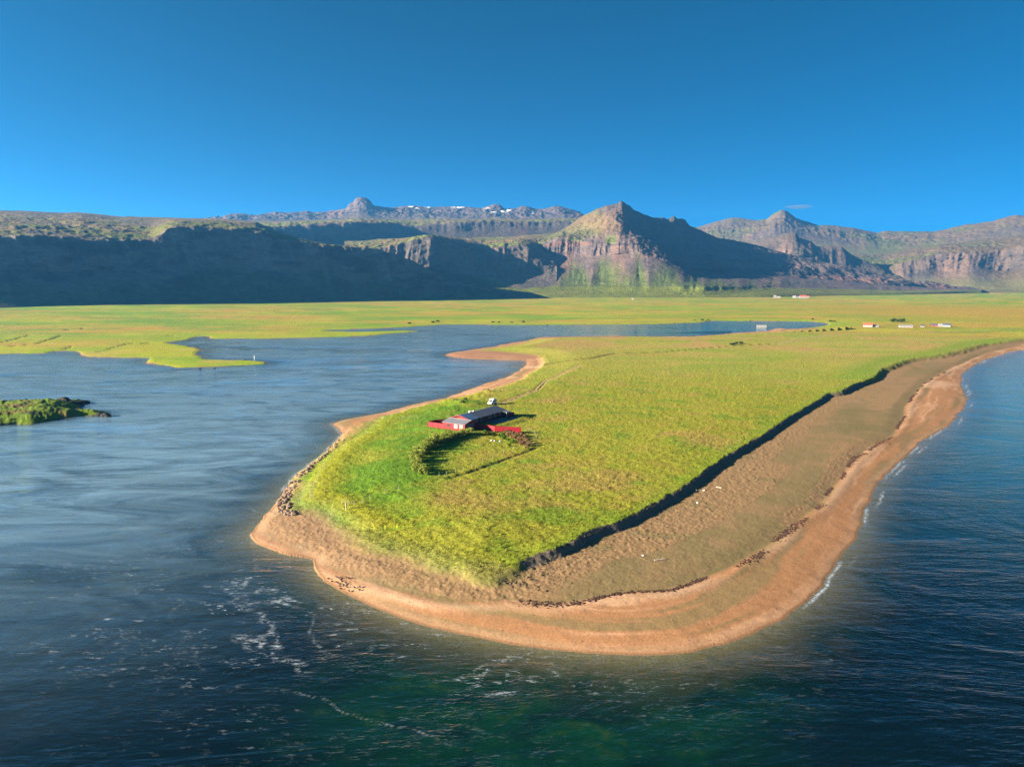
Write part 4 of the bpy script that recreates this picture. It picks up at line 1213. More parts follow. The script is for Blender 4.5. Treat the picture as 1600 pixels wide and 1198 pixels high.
deck = empty('deck', (*house_at(0, 0), HZ), HA)
tag(deck, 'grey paved terrace in the shade beside the red house', 'terrace')
MB().box(5.9, 11.6, 18.0, 33.6, -0.3, 0.12).build('platform', M_DECK, deck)
MB().box(11.6, 12.0, 18.0, 33.6, -0.3, 0.04).build('edging', M_POST, deck)

screen = empty('porch_screen', (*house_at(0, 0), HZ), HA)
tag(screen, 'dark red board screen closing off the far end of the terrace', 'fence')
MB().wall((8.6, 29.4), (8.6, 34.2), 0.121, 1.5, 0.1).build('panel', M_REDDARK, screen)
MB().wall((8.66, 34.2), (3.0, 34.2), -0.1, 1.5, 0.1).build('panel', M_REDDARK, screen)


def board_fence(label, path, h):
    f = empty('board_fence', (*house_at(*path[0]), HZ), HA)
    tag(f, label, 'fence')
    o = path[0]
    P_ = [(a - o[0], b - o[1]) for a, b in path]
    for a, b in zip(P_[:-1], P_[1:]):
        MB().wall(a, b, -0.3, h, 0.07).build('panel', M_RED, f)
        MB().wall(a, b, h + 0.003, h + 0.06, 0.16).build('cap_rail', M_RED, f)
        n_ = max(2, int(math.dist(a, b) / 2.2))
        for i in range(n_ + 1):
            p = (a[0] + (b[0] - a[0]) * i / n_, a[1] + (b[1] - a[1]) * i / n_)
            dx, dy = (b[0] - a[0]), (b[1] - a[1]); l = math.hypot(dx, dy)
            q = (p[0] - dy / l * 0.085, p[1] + dx / l * 0.085)
            MB().box(q[0] - .05, q[0] + .05, q[1] - .05, q[1] + .05, -0.3, h - 0.06).build('post', M_REDDARK, f)
    return f


board_fence('red board fence closing a small yard at the left end of the red house', [(-0.1, 0.25), (-7.1, 0.25), (-7.1, 4.4), (-3.0, 8.0)], 1.75)
board_fence('red board fence running out to the right from the red house across the grass', [(9.7, 5.9), (14.2, 7.2), (17.5, 6.9), (26.4, 10.0)], 1.6)

# ---- camper van
vx, vy, vz = on_ground(769, 631.5, 4.0)
van = empty('camper_van', (vx, vy, vz), radians(-118))
tag(van, 'white camper van parked on the grass behind the red house', 'van')
prof = [(-2.35, .42), (2.15, .42), (2.38, .62), (2.36, 1.02), (1.72, 1.18), (1.02, 1.92), (0.78, 2.02), (0.7, 2.36), (-2.0, 2.36), (-2.3, 2.15), (-2.42, 1.1)]
m = MB(); n_ = len(prof)
m.poly([(x, -0.92, z) for x, z in prof] + [(x, 0.92, z) for x, z in prof],
       [tuple(range(n_)), tuple(range(2 * n_ - 1, n_ - 1, -1))] + [(i, i + n_, (i + 1) % n_ + n_, (i + 1) % n_) for i in range(n_)])
body = m.build('body', M_VAN, van)
bv = body.modifiers.new('soft', 'BEVEL'); bv.width = 0.07; bv.segments = 2
MB().slab([(1.70, -.80, 1.225), (1.70, .80, 1.225), (1.04, .74, 1.925), (1.04, -.74, 1.925)], -0.02).build('windscreen', M_GLASS, van)
for sy in (-1, 1):
    for x0, x1 in ((0.25, 1.15), (-0.95, 0.12), (-2.05, -1.08)):
        MB().box(x0, x1, sy * 0.92 - .015, sy * 0.92 + .015, 1.22, 1.80).build('side_window', M_GLASS, van)
    MB().box(2.30, 2.40, sy * 0.66 - .16, sy * 0.66 + .16, 0.78, 0.98).build('headlight', M_LAMP, van)
    MB().box(-2.44, -2.36, sy * 0.74 - .1, sy * 0.74 + .1, 0.85, 1.2).build('tail_light', M_RED, van)
    MB().box(1.28, 1.42, sy * 1.05 - .1, sy * 1.05 + .1, 1.2, 1.42).build('mirror', M_RUBBER, van)
    for x in (1.45, -1.4):
        w_ = MB().tube((x, sy * .93 - .11, .33), (x, sy * .93 + .11, .33), .33, 14).build('wheel', M_RUBBER, van)
        MB().tube((x, sy * .93 - .125, .33), (x, sy * .93 + .125, .33), .19, 10).build('rim', M_WIRE, w_)
MB().box(2.30, 2.47, -.88, .88, .40, .62).build('bumper', M_RUBBER, van)
MB().box(-2.46, -2.36, -.86, .86, 1.3, 1.85).build('rear_window', M_GLASS, van)
MB().box(-1.6, 0.2, -.6, .6, 2.363, 2.5).build('roof_box', M_WHITE, van)


# ---- leafy shrubs
def foliage_mesh(name, n, rx, rz, leaf, mat, seed, upright=0.0):
    r_ = np.random.default_rng(seed)
    lumps = [(r_.uniform(-.55, .55) * rx, r_.uniform(-.55, .55) * rx, r_.uniform(0.3, 0.8) * rz, r_.uniform(.4, .65)) for _ in range(7)]
    V = []; F = []
    for i in range(n):
        cx, cy, cz, k = lumps[i % 7]
        d = r_.normal(size=3); d /= np.linalg.norm(d); q = r_.uniform(.35, 1.0) ** 0.5
        c = np.array((cx + d[0] * q * k * rx, cy + d[1] * q * k * rx, max(0.03, cz + d[2] * q * k * rz * .6)))
        a = r_.normal(size=3); a[2] += upright; a /= np.linalg.norm(a)
        b = np.cross(a, r_.normal(size=3)); b /= np.linalg.norm(b)
        s = leaf * r_.uniform(.6, 1.3)
        k0 = len(V)
        V += [c - a * s, c + b * s * .42, c + a * s, c - b * s * .42]
        F.append((k0, k0 + 1, k0 + 2, k0 + 3))
    return np_mesh(name, np.array(V), np.array(F), [mat], smooth=False)


def stems_mesh(name, n, rx, h, mat, seed):
    r_ = random.Random(seed); m_ = MB()
    for i in range(n):
        a = r_.uniform(0, 2 * pi); d = r_.uniform(.15, .6) * rx
        m_.tube((0.1 * cos(a), 0.1 * sin(a), -0.15), (d * cos(a), d * sin(a), h * r_.uniform(.5, .85)), .05, 5, .015)
    me_ = bpy.data.meshes.new(name); me_.from_pydata(m_.v, [], m_.f); me_.materials.append(mat); me_.update()
    return me_


def shrub_kind(name, label, group, n, rx, rz, leaf, mat, count=4, upright=0.0, cat='shrub', seed=0):
    out = []
    for k in range(count):
        t_ = empty(name, (0, 0, -500))
        tag(t_, label, cat, group)
        link('foliage', foliage_mesh('foliage', n, rx, rz, leaf, mat, seed + k, upright), t_)
        link('stem', stems_mesh('stem', 5, rx, rz, M_BARK, seed + k), t_)
        out.append(t_)
    return out


def along(path, n, jit=0.0, seed=1):
    r_ = random.Random(seed)
    p = np.array(path, float); l = np.concatenate([[0], np.cumsum(np.hypot(*(p[1:] - p[:-1]).T))])
    s = (np.arange(n) + 0.5) / n * l[-1]
    return [(float(np.interp(q, l, p[:, 0])) + r_.uniform(-jit, jit), float(np.interp(q, l, p[:, 1])) + r_.uniform(-jit, jit)) for q in s]


def plant(kinds, spots, z0, s0, s1, seed=3, labels=None):
    r_ = random.Random(seed)
    G_ = many_on_ground(spots, z0)
    for i, g in enumerate(G_):
        src = kinds[i % len(kinds)]
        o = src if i < len(kinds) else copy_tree(src)
        if labels: o['label'] = labels[i]
        s = r_.uniform(s0, s1)
        o.location = (g[0], g[1], g[2] - 0.05); o.scale = (s, s, s * r_.uniform(.85, 1.15)); o.rotation_euler = (0, 0, r_.uniform(0, 6.28))


wk = shrub_kind('willow_shrub', 'olive green willow shrub in the thick curved hedge left of the garden hollow', 'willow shrubs of the curved hedge', 520, 1.5, 2.3, 0.19, M_WILLOW, 5, seed=10)
hedge = [(668, 743), (657, 739), (652, 732), (655, 718), (664, 706), (678, 698), (692, 692), (706, 686), (722, 681), (735, 677)]
plant(wk, along(hedge, 44, 1.2, 4) + along([(650, 738), (645, 728), (648, 714), (658, 702), (674, 693), (690, 687), (708, 681)], 36, 2.4, 5), 3.8, 0.7, 1.15)
bk = shrub_kind('brown_shrub', 'brown seeding shrub by the red fence on the right of the garden', 'brown shrubs below the red fence', 260, 1.1, 1.3, 0.2, M_BROWN, 4, 1.2, seed=30)
plant(bk, along([(758, 671), (772, 674), (792, 677), (806, 680), (816, 684), (823, 690), (826, 697), (820, 702)], 26, 1.8, 6) + along([(786, 676), (798, 680), (808, 684), (814, 690), (814, 697)], 26, 3, 7), 3.9, 0.7, 1.15)
gk_ = shrub_kind('leafy_shrub', 'bright green leafy shrub growing in the middle of the garden', 'bright green shrubs in the garden', 240, 1.0, 1.2, 0.22, M_BRIGHT, 3, seed=40)
plant(gk_, [(758, 677), (765, 680), (772, 679), (781, 683), (788, 686), (794, 689), (799, 693), (796, 697), (802, 690), (786, 680)], 3.9, 0.7, 1.2)
dk = shrub_kind('dune_shrub', 'small dark shrub on the grassy mounds near the van', 'dark shrubs on the mounds', 160, 1.1, 1.0, 0.24, M_DARKLEAF, 2, seed=50)
plant(dk, [(727, 623), (724, 629), (763, 606.5), (757, 607.5)], 5.2, 0.8, 1.2)
fk = shrub_kind('farm_bush', 'dark green bush row behind the long white farm shed', 'dark bushes by the farms', 200, 2.4, 3.4, 0.6, M_DARKLEAF, 2, seed=60)
plant(fk, [(1394, 503.5), (1398, 503), (1402, 503.2), (1406, 503.4), (1411, 503.8)], 3.5, 1.0, 1.6,
      labels=[q + ' of five dark bushes behind the long white shed' for q in ('leftmost', 'second from the left', 'middle one', 'second from the right', 'rightmost')])
ek = shrub_kind('shore_bush', 'dark bush on the far lagoon shore', 'dark bushes along the far lagoon shore', 200, 2.6, 2.2, 0.6, M_DARKLEAF, 2, seed=70)
plant(ek, [(1085, 503), (1097, 502.3), (1106, 501.5), (1270, 501.5), (1298, 503), (1304, 503), (770, 505.5), (780, 505.5), (800, 505.5), (818, 506), (676, 508), (684, 507.5), (640, 511), (1150, 538), (1144, 539), (1158, 537)], 2.0, 0.7, 1.3, labels=[
    'dark bush at the left of three above the left end of the far pond', 'dark bush in the middle of three above the left end of the far pond', 'dark bush at the right of three above the left end of the far pond',
    'dark bush on the far shore above the white boathouse pond', 'left dark bush of a pair at the right end of the far pond', 'right dark bush of a pair at the right end of the far pond',
    'leftmost dark bush of four on the far shore beyond the sand tongue', 'second dark bush of four on the far shore beyond the sand tongue', 'third dark bush of four on the far shore beyond the sand tongue', 'rightmost dark bush of four on the far shore beyond the sand tongue',
    'left dark bush of a pair where the narrow channel meets the lagoon', 'right dark bush of a pair where the narrow channel meets the lagoon', 'lone dark bush on the green bar between the narrow channel and the lagoon',
    'middle dark bush of three beside the sandy lane on the spit', 'left dark bush of three beside the sandy lane on the spit', 'right dark bush of three beside the sandy lane on the spit'])


# ---- wire fences with timber posts
def wire_fence(label, spots, z0, h=1.15, lean=0.05):
    G_ = many_on_ground(spots, z0)
    f = empty('wire_fence', tuple(G_[0])); tag(f, label, 'fence')
    me_ = None; tops = []
    r_ = random.Random(len(spots))
    for g in G_:
        d = g - G_[0]
        if me_ is None:
            o = MB().tube((0, 0, -0.3), (0, 0, h), .05, 6, .042).build('post', M_POST, f); me_ = o.data
        else:
            o = link('post', me_, f)
        o.location = tuple(d); o.rotation_euler = (r_.uniform(-lean, lean), r_.uniform(-lean, lean), 0)
        tops.append(d)
    for k in (0.45, 0.75, 1.05):
        m_ = MB()
        for a, b in zip(tops[:-1], tops[1:]):
            m_.tube(a + (0, 0, k * h), b + (0, 0, k * h), .008, 3)
        m_.build('wire', M_WIRE, f)
    return f


wire_fence('wire fence of pale timber posts along the dark bank below the garden', [(686, 746), (698, 744), (712, 741), (724, 736), (737, 730), (754, 722), (770, 716), (787, 709), (803, 702), (818, 700), (831, 694), (838, 686)], 3.8)
wire_fence('short wire fence of pale posts from the end of the right red fence', [(821, 673.5), (827, 675), (835, 678), (838, 686)], 3.9, 1.2)
wire_fence('old wire fence of leaning posts down the crest of the green west bank', [(652, 654), (628, 655), (608, 657), (590, 666), (575, 678), (556, 690), (538, 699), (521, 713), (508, 728), (497, 745), (490, 762), (485, 777), (490, 786)], 3.0, 1.15, .1)
wire_fence('old wire fence of thin posts across the south end of the green pasture', [(534, 788), (545, 790), (554, 789), (566, 786), (578, 781), (602, 773), (623, 766)], 3.2, 1.2, .12)
gp = on_ground(541, 796, 3.4)
gate = empty('gate_post', gp); tag(gate, 'thick pale gate post with a long shadow at the south end of the pasture', 'post')
MB().tube((0, 0, -.3), (0, 0, 1.75), .17, 8, .15).build('shaft', M_POST, gate)
MB().box(-.2, .2, -.2, .2, 1.751, 1.82).build('cap', M_POST, gate)


# ---- stones and boulders
def rock_mesh(name, mat, seed, flat=0.7, sub=2):
    import bmesh
    bm = bmesh.new(); bmesh.ops.create_icosphere(bm, subdivisions=sub, radius=1)
    co = np.array([v.co[:] for v in bm.verts])
    n_ = 0.32 * fbm(co[:, 0] * 1.3 + seed * 7, co[:, 1] * 1.3 + co[:, 2] * 1.1, 3, seed) + 0.2 * fbm(co[:, 2] * 1.7 + 3, co[:, 0] * 1.5 + seed, 2, seed + 1)
    for v, k in zip(bm.verts, n_):
        v.co *= 1 + float(k); v.co.z *= flat
    me_ = bpy.data.meshes.new(name); bm.to_mesh(me_); bm.free()
    me_.materials.append(mat)
    return me_


rocks = [rock_mesh('boulder', M_STONE, 5 + k, 0.7, 2) for k in range(6)]
bp = []
rb = random.Random(11)
shore_l = np.array([(530, 681), (505, 712), (483, 729), (461, 746), (443, 771), (433, 787), (437, 800), (452, 806)], float)
inner_l = np.array([(546, 685), (520, 703), (494, 726), (476, 745), (462, 766), (457, 782), (462, 797), (463, 803)], float)
while len(bp) < 285:
    t_ = rb.random() ** 0.75 * (len(shore_l) - 1); i = min(int(t_), len(shore_l) - 2); f_ = t_ - i
    a = shore_l[i] * (1 - f_) + shore_l[i + 1] * f_; b = inner_l[i] * (1 - f_) + inner_l[i + 1] * f_
    q = rb.uniform(-0.08, 0.8)
    bp.append(tuple(a * (1 - q) + b * q + (rb.uniform(-1, 1), rb.uniform(-1, 1))))
BG = many_on_ground(bp, 0.7)
for i, g in enumerate(BG):
    o = link('boulder', rocks[i % 6], None, (g[0], g[1], max(g[2], -0.15) + 0.08), rb.uniform(0, 6.28))
    s = rb.choice((.22, .28, .34, .4, .52))
    o.scale = (s * rb.uniform(.8, 1.3), s * rb.uniform(.8, 1.2), s)
    tag(o, 'brown boulder in the rough stone bank along the west shore', 'boulder', 'boulders armouring the west shore')

lava = [rock_mesh('lava_rock', M_LAVA, 31 + k, 0.75, 3) for k in range(4)]
for px, py, sx, sy, sz, lab in ((132, 625, 2.6, 1.4, 1.0, 'black lava ledge pointing right off the far side of the green islet'), (118, 628, 4.2, 2.2, 2.0, 'large black lava crag on the far edge of the green islet'),
                                (100, 627, 3.8, 2.4, 2.2, 'mossy dark lava crag left of the large black crag on the islet'), (123, 636, 1.6, 1.0, 0.9, 'small black rock in the notch of the green islet'),
                                (165, 646, 2.4, 1.8, 1.6, 'dark rock at the right tip of the green islet'), (155, 645, 1.8, 1.4, 1.1, 'low dark rock just inside the right tip of the islet'),
                                (55, 624, 2.6, 1.6, 1.4, 'dark knob on the far rim of the green islet'), (38, 623, 2.2, 1.4, 1.3, 'small dark knob at the left of the islet rim'), (12, 645, 3.0, 2.0, 1.5, 'dark rock in the hollow at the left of the islet')):
    p = at(px, py, 1.2); z = max(0.0, float(gz([p])[0]))
    o = link('lava_rock', lava[(px + py) % 4], None, (p[0], p[1], z * 0.6 + 0.2), px)
    o.rotation_euler = (0, 0, 0.3 * (px % 5) - .4); o.scale = (sx, sy, sz)
    tag(o, lab, 'rock')
for px, py, lab in ((312, 576, 'small dark rock in the water below the green point'), (335, 575.5, 'tiny dark rock in the water near the end of the green point'), (383, 562, 'dark rock on the back of the green point'), (855, 508, 'small rock by the far lagoon shore'), (993, 519, 'small rock standing in the far lagoon channel')):
    p = at(px, py, 0.1)
    o = link('lava_rock', lava[px % 4], None, (p[0], p[1], 0.1), px); o.scale = (1.1, .8, .6); tag(o, lab, 'rock')
for px, py, s, lab in ((1005, 868, .22, 'small white stone on the brown beach near the long log'), (1090, 786, .25, 'white stone on the brown beach below the bank'), (1100, 766, .3, 'pale stone at the edge of the bank shadow')):
    p = on_ground(px, py, 1.3)
    o = link('white_stone', rock_mesh('white_stone', M_WHITE, px, .7, 1), None, (p[0], p[1], p[2] + .05)); o.scale = (s * 1.3, s, s); tag(o, lab, 'stone')
for px, py, lab in ((768, 688.5, 'pale garden stone, left of the row of three in the garden'), (773, 689, 'white garden stone, middle of the row of three'), (781, 689.5, 'pale yellow garden stone, right of the row of three')):
    p = on_ground(px, py, 3.8)
    o = link('garden_stone', rock_mesh('garden_stone', M_WHITE, px, .7, 1), None, (p[0], p[1], p[2] + .1)); o.scale = (.42, .32, .36); tag(o, lab, 'stone')


# ---- driftwood
def log(px, py, length, rotz, label, r=.13):
    p = on_ground(px, py, 1.3)
    t_ = empty('driftwood_log', (p[0], p[1], p[2] + r * .8), rotz); tag(t_, label, 'log')
    MB().tube((-length / 2, 0, 0), (length / 2, 0, .06), r, 8, r * .7).build('trunk', M_WOOD, t_, smooth=False)
    MB().tube((length * .2, 0, .05), (length * .32, .35, .3), r * .4, 5, r * .2).build('branch', M_WOOD, t_)


log(1031, 875, 2.3, radians(12), 'long grey driftwood log lying on the brown beach')
log(1088, 768, 2.2, radians(58), 'pale driftwood log leaning out of the bank shadow')
log(1123, 762, 1.6, radians(-42), 'short white driftwood log on the beach beside the bank', .12)

# ---- birds resting on the sand
bird0 = None
birds = [(340, 235), (425, 300), (525, 185), (570, 210), (630, 250), (650, 290), (730, 318), (550, 325), (600, 360), (675, 378), (770, 360), (600, 405), (765, 425), (622, 460), (740, 200), (800, 210), (930, 435), (1055, 415), (1045, 485), (810, 520)]
bs = many_on_ground([(490 + a / 14.55, 890 + b / 14.55) for a, b in birds], 0.5)


def bird_mesh():
    me_ = bpy.data.meshes.new('seabird')
    vs = [(-.24, 0, .16), (-.1, 0, .17), (.06, 0, .18), (.15, 0, .27), (.2, 0, .33), (.27, 0, .32)]
    me_.from_pydata(vs, [(i, i + 1) for i in range(5)], [])
    o = link('seabird', me_)
    o.modifiers.new('body', 'SKIN')
    for v, r in zip(me_.skin_vertices[0].data, (.03, .10, .11, .055, .05, .016)):
        v.radius = (r, r)
    me_.skin_vertices[0].data[2].use_root = True
    o.modifiers.new('soft', 'SUBSURF').levels = 1
    me2 = bpy.data.meshes.new_from_object(o.evaluated_get(bpy.context.evaluated_depsgraph_get()))
    bpy.data.objects.remove(o)
    me2.name = 'seabird'; me2.materials.clear(); me2.materials.append(M_BIRD)
    return me2


bm_ = bird_mesh()
lg = MB().tube((0, -.035, 0), (0, -.035, .12), .01, 4).tube((0, .035, 0), (0, .035, .12), .01, 4)
for i, g in enumerate(bs):
    o = link('seabird', bm_, None, tuple(g), rb.uniform(2.2, 4.0)); o.scale = (1.25,) * 3
    tag(o, 'dark seabird resting on the smooth sand near the water', 'seabird', 'dark seabirds resting on the sand')
    if i == 0:
        l0 = lg.build('legs', M_BIRD, o)
    else:
        link('legs', l0.data, o)
p = at(397.5, 559.5, 0)
mk = empty('marker_post', (p[0], p[1], 0)); tag(mk, 'small white marker post standing in the lagoon shallows', 'marker')
MB().tube((0, 0, -.6), (0, 0, 1.5), .28, 8, .24).build('shaft', M_WHITE, mk); MB().tube((0, 0, 1.501), (0, 0, 1.85), .42, 8, .36).build('cap', M_WHITE, mk)


# ---- farms on the plain
def farm(px, py, wpx, hpx, wall, roof, label, cat='farmhouse', name='farmhouse', dep=None, group=None):
    if py < 470:
        py += 2.0
    p = on_ground(px, py, 4.0)
    k = math.hypot(p[0], p[1]) / FPX
    w = wpx * k * .9; h = hpx * k * .72; d = dep or max(5.0, min(w * .6, 9.0)); hw = h * .58
    yaw = -atan2(p[0], p[1]) + rb.uniform(-.15, .15)
    t_ = empty(name, (p[0], p[1], max(p[2], .35) - .1), yaw); tag(t_, label, cat, group)
    shift(gable_wall(w, d, hw, h, 'x'), -w / 2, 0).build('wall', wall, t_)
    e = .35; s_ = (h - hw) / (d / 2)
    MB().slab([(-w / 2 - e, -e, hw - e * s_ + .12), (w / 2 + e, -e, hw - e * s_ + .12), (w / 2 + e, d / 2, h + .12), (-w / 2 - e, d / 2, h + .12)], .1).build('roof', roof, t_)
    MB().slab([(-w / 2 - e, d / 2 + .003, h + .12), (w / 2 + e, d / 2 + .003, h + .12), (w / 2 + e, d + e, hw - e * s_ + .12), (-w / 2 - e, d + e, hw - e * s_ + .12)], .1).build('roof', roof, t_)
    nw = max(1, int(w / 3.5))
    for i in range(nw):
        c = -w / 2 + (i + .5) * w / nw
        add_window(t_, 'v-', c - .5, c + .5, hw * .38, hw * .75, 0.0, M_GLASS, M_WHITE, 1)


farm(1356, 511, 13, 7.5, M_FARM, M_REDROOF, 'white farmhouse with a red roof right of the far lagoon')
farm(1368, 511, 9, 4.5, M_FARM, M_ROOF, 'low pale annex with a grey roof beside the red roofed farmhouse', 'shed', 'farm_shed')
farm(1416, 511.8, 18, 5, M_FARM, M_FARM, 'long plain white shed alone on the plain', 'shed', 'farm_shed')
farm(1442, 511, 4.5, 4.5, M_FARM, M_DARKROOF, 'tiny white hut right of the long white shed', 'shed', 'farm_shed')
farm(1460, 509.8, 9, 4.5, M_REDDARK, M_DARKROOF, 'dark brown shed at the left of the right hand farm', 'shed', 'farm_shed')
farm(1470, 510.3, 6, 5.5, M_FARM, M_FARM, 'narrow white house in the middle of the right hand farm')
farm(1479, 510.6, 10, 6, M_FARM, M_DARKROOF, 'house with a dark blue roof at the right hand farm')
farm(1190, 513.2, 15, 4.5, M_FARM, M_FARM, 'long white boathouse at the far end of the lagoon', 'shed', 'farm_shed')
farm(1211, 463.5, 4, 5.5, M_FARM, M_FARM, 'small tall white house left of the distant red roofed farm')
farm(1216.5, 463.3, 6, 3, M_FARM, M_FARM, 'low white barn beside the small tall white house far off', 'barn', 'barn')
farm(1241, 463.6, 5, 4.5, M_FARM, M_FARM, 'white house at the left of the distant red roofed farm')
farm(1247, 463.4, 6, 4, M_FARM, M_DARKROOF, 'dark roofed barn in the middle of the distant red roofed farm', 'barn', 'barn')
farm(1254.5, 464, 10, 6, M_FARM, M_REDROOF, 'large white house with dark red roof at the distant farm')
farm(1262, 463.6, 5, 4, M_FARM, M_REDROOF, 'small red roofed shed at the right of the distant farm', 'shed', 'farm_shed')
farm(912.5, 461.6, 4.5, 5, M_FARM, M_FARM, 'white house at the foot of the central peak')
farm(918.5, 461.8, 5, 4, M_FARM, M_DARKROOF, 'white cottage with dark roof at the foot of the central peak')
farm(988.5, 467, 3.5, 4, M_FARM, M_FARM, 'lone white hut on the plain before the central peak', 'shed', 'farm_shed')

# ---- poles
ORD = 'first second third fourth fifth sixth seventh eighth ninth tenth eleventh twelfth thirteenth fourteenth'.split()
for i, (px, py, h) in enumerate([(71, 474, 13)] + [(x_, 461.5 - max(0, x_ - 1150) * .012, 9) for x_ in (775, 1003, 1050, 1083, 1120, 1163, 1204, 1272, 1310, 1345, 1385, 1425, 1465, 1500)]):
    p = on_ground(px, py, 6.0)
    t_ = empty('utility_pole', p, rb.uniform(-.3, .3))
    if i == 0:
        tag(t_, 'tall single pole at the foot of the left escarpment', 'pole')
    else:
        tag(t_, ORD[i - 1] + ' thin utility pole from the left in the line below the mountains', 'pole', 'poles of the line below the mountains')
    MB().tube((0, 0, -.5), (0, 0, h), .28, 6, .2).build('shaft', M_POST, t_)
    MB().box(-1.4, 1.4, -.1, .1, h - .9, h - .65).build('crossarm', M_POST, t_)


# ---- masses nobody could count
def scatter(name, base_v, base_f, pos, scale, rot, tilt, mat, label):
    n = len(pos)
    c, s = np.cos(rot), np.sin(rot)
    V = np.repeat(base_v[None], n, 0) * scale[:, None, :]
    X = V[..., 0] * c[:, None] - V[..., 1] * s[:, None]; Y = V[..., 0] * s[:, None] + V[..., 1] * c[:, None]
    X = X + V[..., 2] * tilt[:, None, 0]; Y = Y + V[..., 2] * tilt[:, None, 1]
    V = np.stack([X, Y, V[..., 2]], -1) + pos[:, None, :]
    F_ = base_f[None] + (np.arange(n) * len(base_v))[:, None, None]
    me_ = np_mesh(name, V.reshape(-1, 3), F_.reshape(-1, base_f.shape[1]), [mat], smooth=False)
    o = link(name, me_); tag(o, label, kind='stuff')
    return o


def mesh_arrays(me_):
    v = np.array([q.co[:] for q in me_.vertices], np.float32)
    f = np.array([list(p.vertices) for p in me_.polygons], np.int32)
    return v, f


# grass: bent blades in tufts, thinning with distance
N = 105000
gx = rng.uniform(455, 1640, N); gy = 560 + (900 - 560) * rng.random(N) ** 0.75
gp_ = np.array([at(a, b, 3.6) for a, b in zip(gx, gy)], np.float32)
ok = inside(gp_, GPOLY) & (np.hypot(gp_[:, 0], gp_[:, 1]) < 460)
gp_ = gp_[ok]
hx = (gp_[:, 0] - HOUSE_O[0]) * HU[0] + (gp_[:, 1] - HOUSE_O[1]) * HU[1]; hy = (gp_[:, 0] - HOUSE_O[0]) * HV[0] + (gp_[:, 1] - HOUSE_O[1]) * HV[1]
bad = ((hx > -3.3) & (hx < 12.2) & (hy > 7.5) & (hy < 34.5)) | ((hx > -.2) & (hx < 9.9) & (hy > -.2) & (hy < 8)) | (near(gp_, TRACK)[0] < 1.6)
gp_ = gp_[~bad]
o_ = land_height(gp_)
keep_ = (o_['kb'] > 0.5) & (rng.random(len(gp_)) < 0.55 + 0.6 * o_['tus'])
gcol = land_colour(gp_, o_)[0][keep_] * rng.uniform(.78, 1.2, (int(keep_.sum()), 1))
gp_ = np.concatenate([gp_, o_['z'][:, None]], 1)[keep_]
n = len(gp_)
bv_ = []; bf_ = []
for k in range(5):
    a = 2 * pi * k / 5 + .4 * (k % 2); w = .055
    bx_, by_ = .10 * cos(a), .10 * sin(a)
    tx, ty = .30 * cos(a + .3) + .12, .30 * sin(a + .3)
    i0 = len(bv_)
    bv_ += [(bx_ - w * sin(a), by_ + w * cos(a), -.05), (bx_ + w * sin(a), by_ - w * cos(a), -.05), (tx, ty, .5 + .1 * (k % 3))]
    bf_.append((i0, i0 + 1, i0 + 2))
sc_ = (0.5 + 0.5 * rng.random(n)) * np.clip(np.hypot(gp_[:, 0], gp_[:, 1]) / 260, .75, 1.4)
gob = scatter('grass', np.array(bv_, np.float32), np.array(bf_, np.int32), gp_.astype(np.float32), np.stack([sc_, sc_, sc_ * rng.uniform(.5, .9, n)], -1).astype(np.float32),
        rng.uniform(0, 6.28, n), np.stack([rng.uniform(0, .5, n), rng.uniform(-.2, .3, n)], -1), M_GRASS, 'long bent grass covering the spit')
set_col(gob.data, 'col', np.repeat(gcol, len(bv_), 0))

rv, rf = mesh_arrays(rock_mesh('clod', M_TURF, 77, .7, 1))
# turf clods fallen from the bank
pb_ = []
edge_px = [(g[0], g[1]) for g in GE if 765 < g[0] < 1390 and g[1] < 900]
for i in range(1500):
    k = rb.random() ** 0.9 * (len(edge_px) - 1); j = min(int(k), len(edge_px) - 2); f_ = k - j
    a = np.array(at(*edge_px[j], 2.4)); b = np.array(at(*edge_px[j + 1], 2.4))
    d = b - a; nrm = np.array((d[1], -d[0])) / np.hypot(*d)
    pb_.append(a * (1 - f_) + b * f_ + nrm * (1.8 + abs(rb.gauss(2.5, 3.2))))
pb_ = np.array(pb_, np.float32); o_ = land_height(pb_)
ok = (o_['kb'] < .4) & (o_['ds'] > 2); pb_ = np.concatenate([pb_, o_['z'][:, None]], 1)[ok]; n = len(pb_)
s_ = rng.choice([.1, .13, .17, .22, .32], n, p=[.35, .3, .2, .1, .05])
scatter('turf_clods', rv, rf, pb_.astype(np.float32), np.stack([s_ * rng.uniform(.8, 1.4, n), s_, s_ * .8], -1).astype(np.float32), rng.uniform(0, 6.28, n), np.zeros((n, 2)), M_TURF, 'turf clods fallen along the foot of the grassy bank')
# seaweed along the tide line
wl = np.concatenate([[0], np.cumsum(np.hypot(*(WRACK[1:] - WRACK[:-1]).T))])
s0 = rng.uniform(wl[8], wl[-3], 7000)
keepw = vn(s0 / 7, s0 * 0, 201) + 0.8 * vn(s0 / 22, s0 * 0, 202) > -0.15
s0 = s0[keepw]
wx = np.interp(s0, wl, WRACK[:, 0]); wy = np.interp(s0, wl, WRACK[:, 1])
spr = rng.normal(0, 1, (len(s0), 2)) * (0.30 + 0.35 * np.clip(vn(s0 / 12, s0 * 0, 203), 0, 1))[:, None]
side = vn(s0 / 9, s0 * 0, 204) * 1.1
wp_ = np.stack([wx + spr[:, 0] - side * .5, wy + spr[:, 1] + side * .5], -1).astype(np.float32)
o_ = land_height(wp_); wp_ = np.concatenate([wp_, o_['z'][:, None]], 1); n = len(wp_)
s_ = rng.uniform(.08, .26, n)
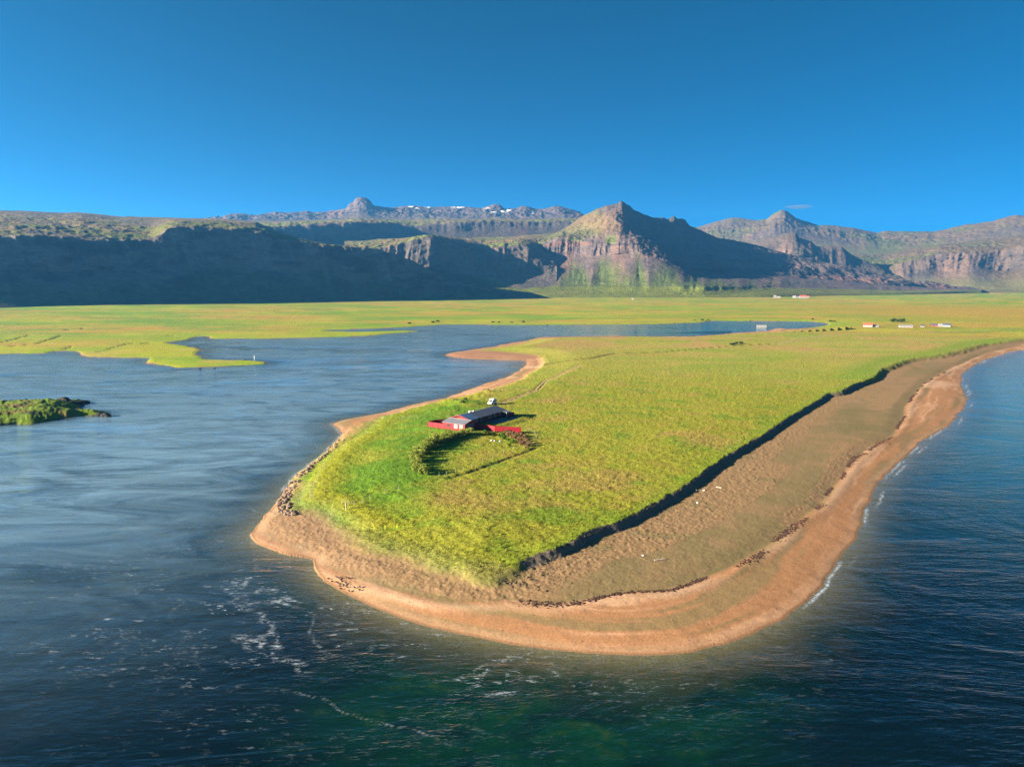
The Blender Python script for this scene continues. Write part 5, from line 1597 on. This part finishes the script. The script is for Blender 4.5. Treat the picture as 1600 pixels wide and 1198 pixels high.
scatter('seaweed', rv, rf, wp_.astype(np.float32), np.stack([s_ * rng.uniform(1, 2.2, n), s_, s_ * .55], -1).astype(np.float32), rng.uniform(0, 6.28, n), np.zeros((n, 2)), M_WRACK, 'dark dry seaweed thrown up along the tide line')
# loose pebbles and tracks on the beach
px_ = rng.uniform(395, 1500, 9000); py_ = rng.uniform(790, 1020, 9000)
pp_ = np.array([at(a, b, 1.1) for a, b in zip(px_, py_)], np.float32)
pp_ = pp_[inside(pp_, LAND)]
o_ = land_height(pp_); ok = (o_['kb'] < .2) & (o_['ds'] > .8) & (rng.random(len(pp_)) < .25 + .9 * np.clip(o_['hz'], 0, 1))
pp_ = np.concatenate([pp_, o_['z'][:, None]], 1)[ok]; n = len(pp_)
s_ = rng.choice([.035, .05, .08, .12], n, p=[.4, .35, .2, .05])
scatter('pebbles', rv, rf, pp_.astype(np.float32), np.stack([s_ * rng.uniform(.8, 1.5, n), s_, s_ * .8], -1).astype(np.float32), rng.uniform(0, 6.28, n), np.zeros((n, 2)), M_STONE, 'pebbles strewn over the upper beach')

# ------------------------------------------------------------------ a small cloud over the far dark top
t = NT('thin_cloud')
t.n.remove(t.p)
_v = t.new('ShaderNodeVolumePrincipled')
_v.inputs['Color'].default_value = (0.16, 0.18, 0.20, 1)
_v.inputs['Density'].default_value = 0.0035
t.ln(_v.outputs[0], t.out.inputs['Volume'])
d = ray(1247, 323.5)
k = 10200 / d[1]
cl = link('cloud', rock_mesh('cloud', t.m, 3, .9, 3), None, (d[0] * k, 10200, CAM_H + d[2] * k))
cl.scale = (190, 120, 32)
tag(cl, 'small thin grey cloud', kind='stuff')

# ------------------------------------------------------------------ air
t = NT('haze')
t.n.remove(t.p)
_v = t.new('ShaderNodeVolumePrincipled')
_v.inputs['Color'].default_value = (0.10, 0.45, 1.0, 1)
_v.inputs['Density'].default_value = 4.1e-5
_v.inputs['Anisotropy'].default_value = 0.25
t.ln(_v.outputs[0], t.out.inputs['Volume'])
hz_ = MB().box(-9500, 9500, -600, 9300, -8, 960).build('haze', t.m)
tag(hz_, kind='stuff')
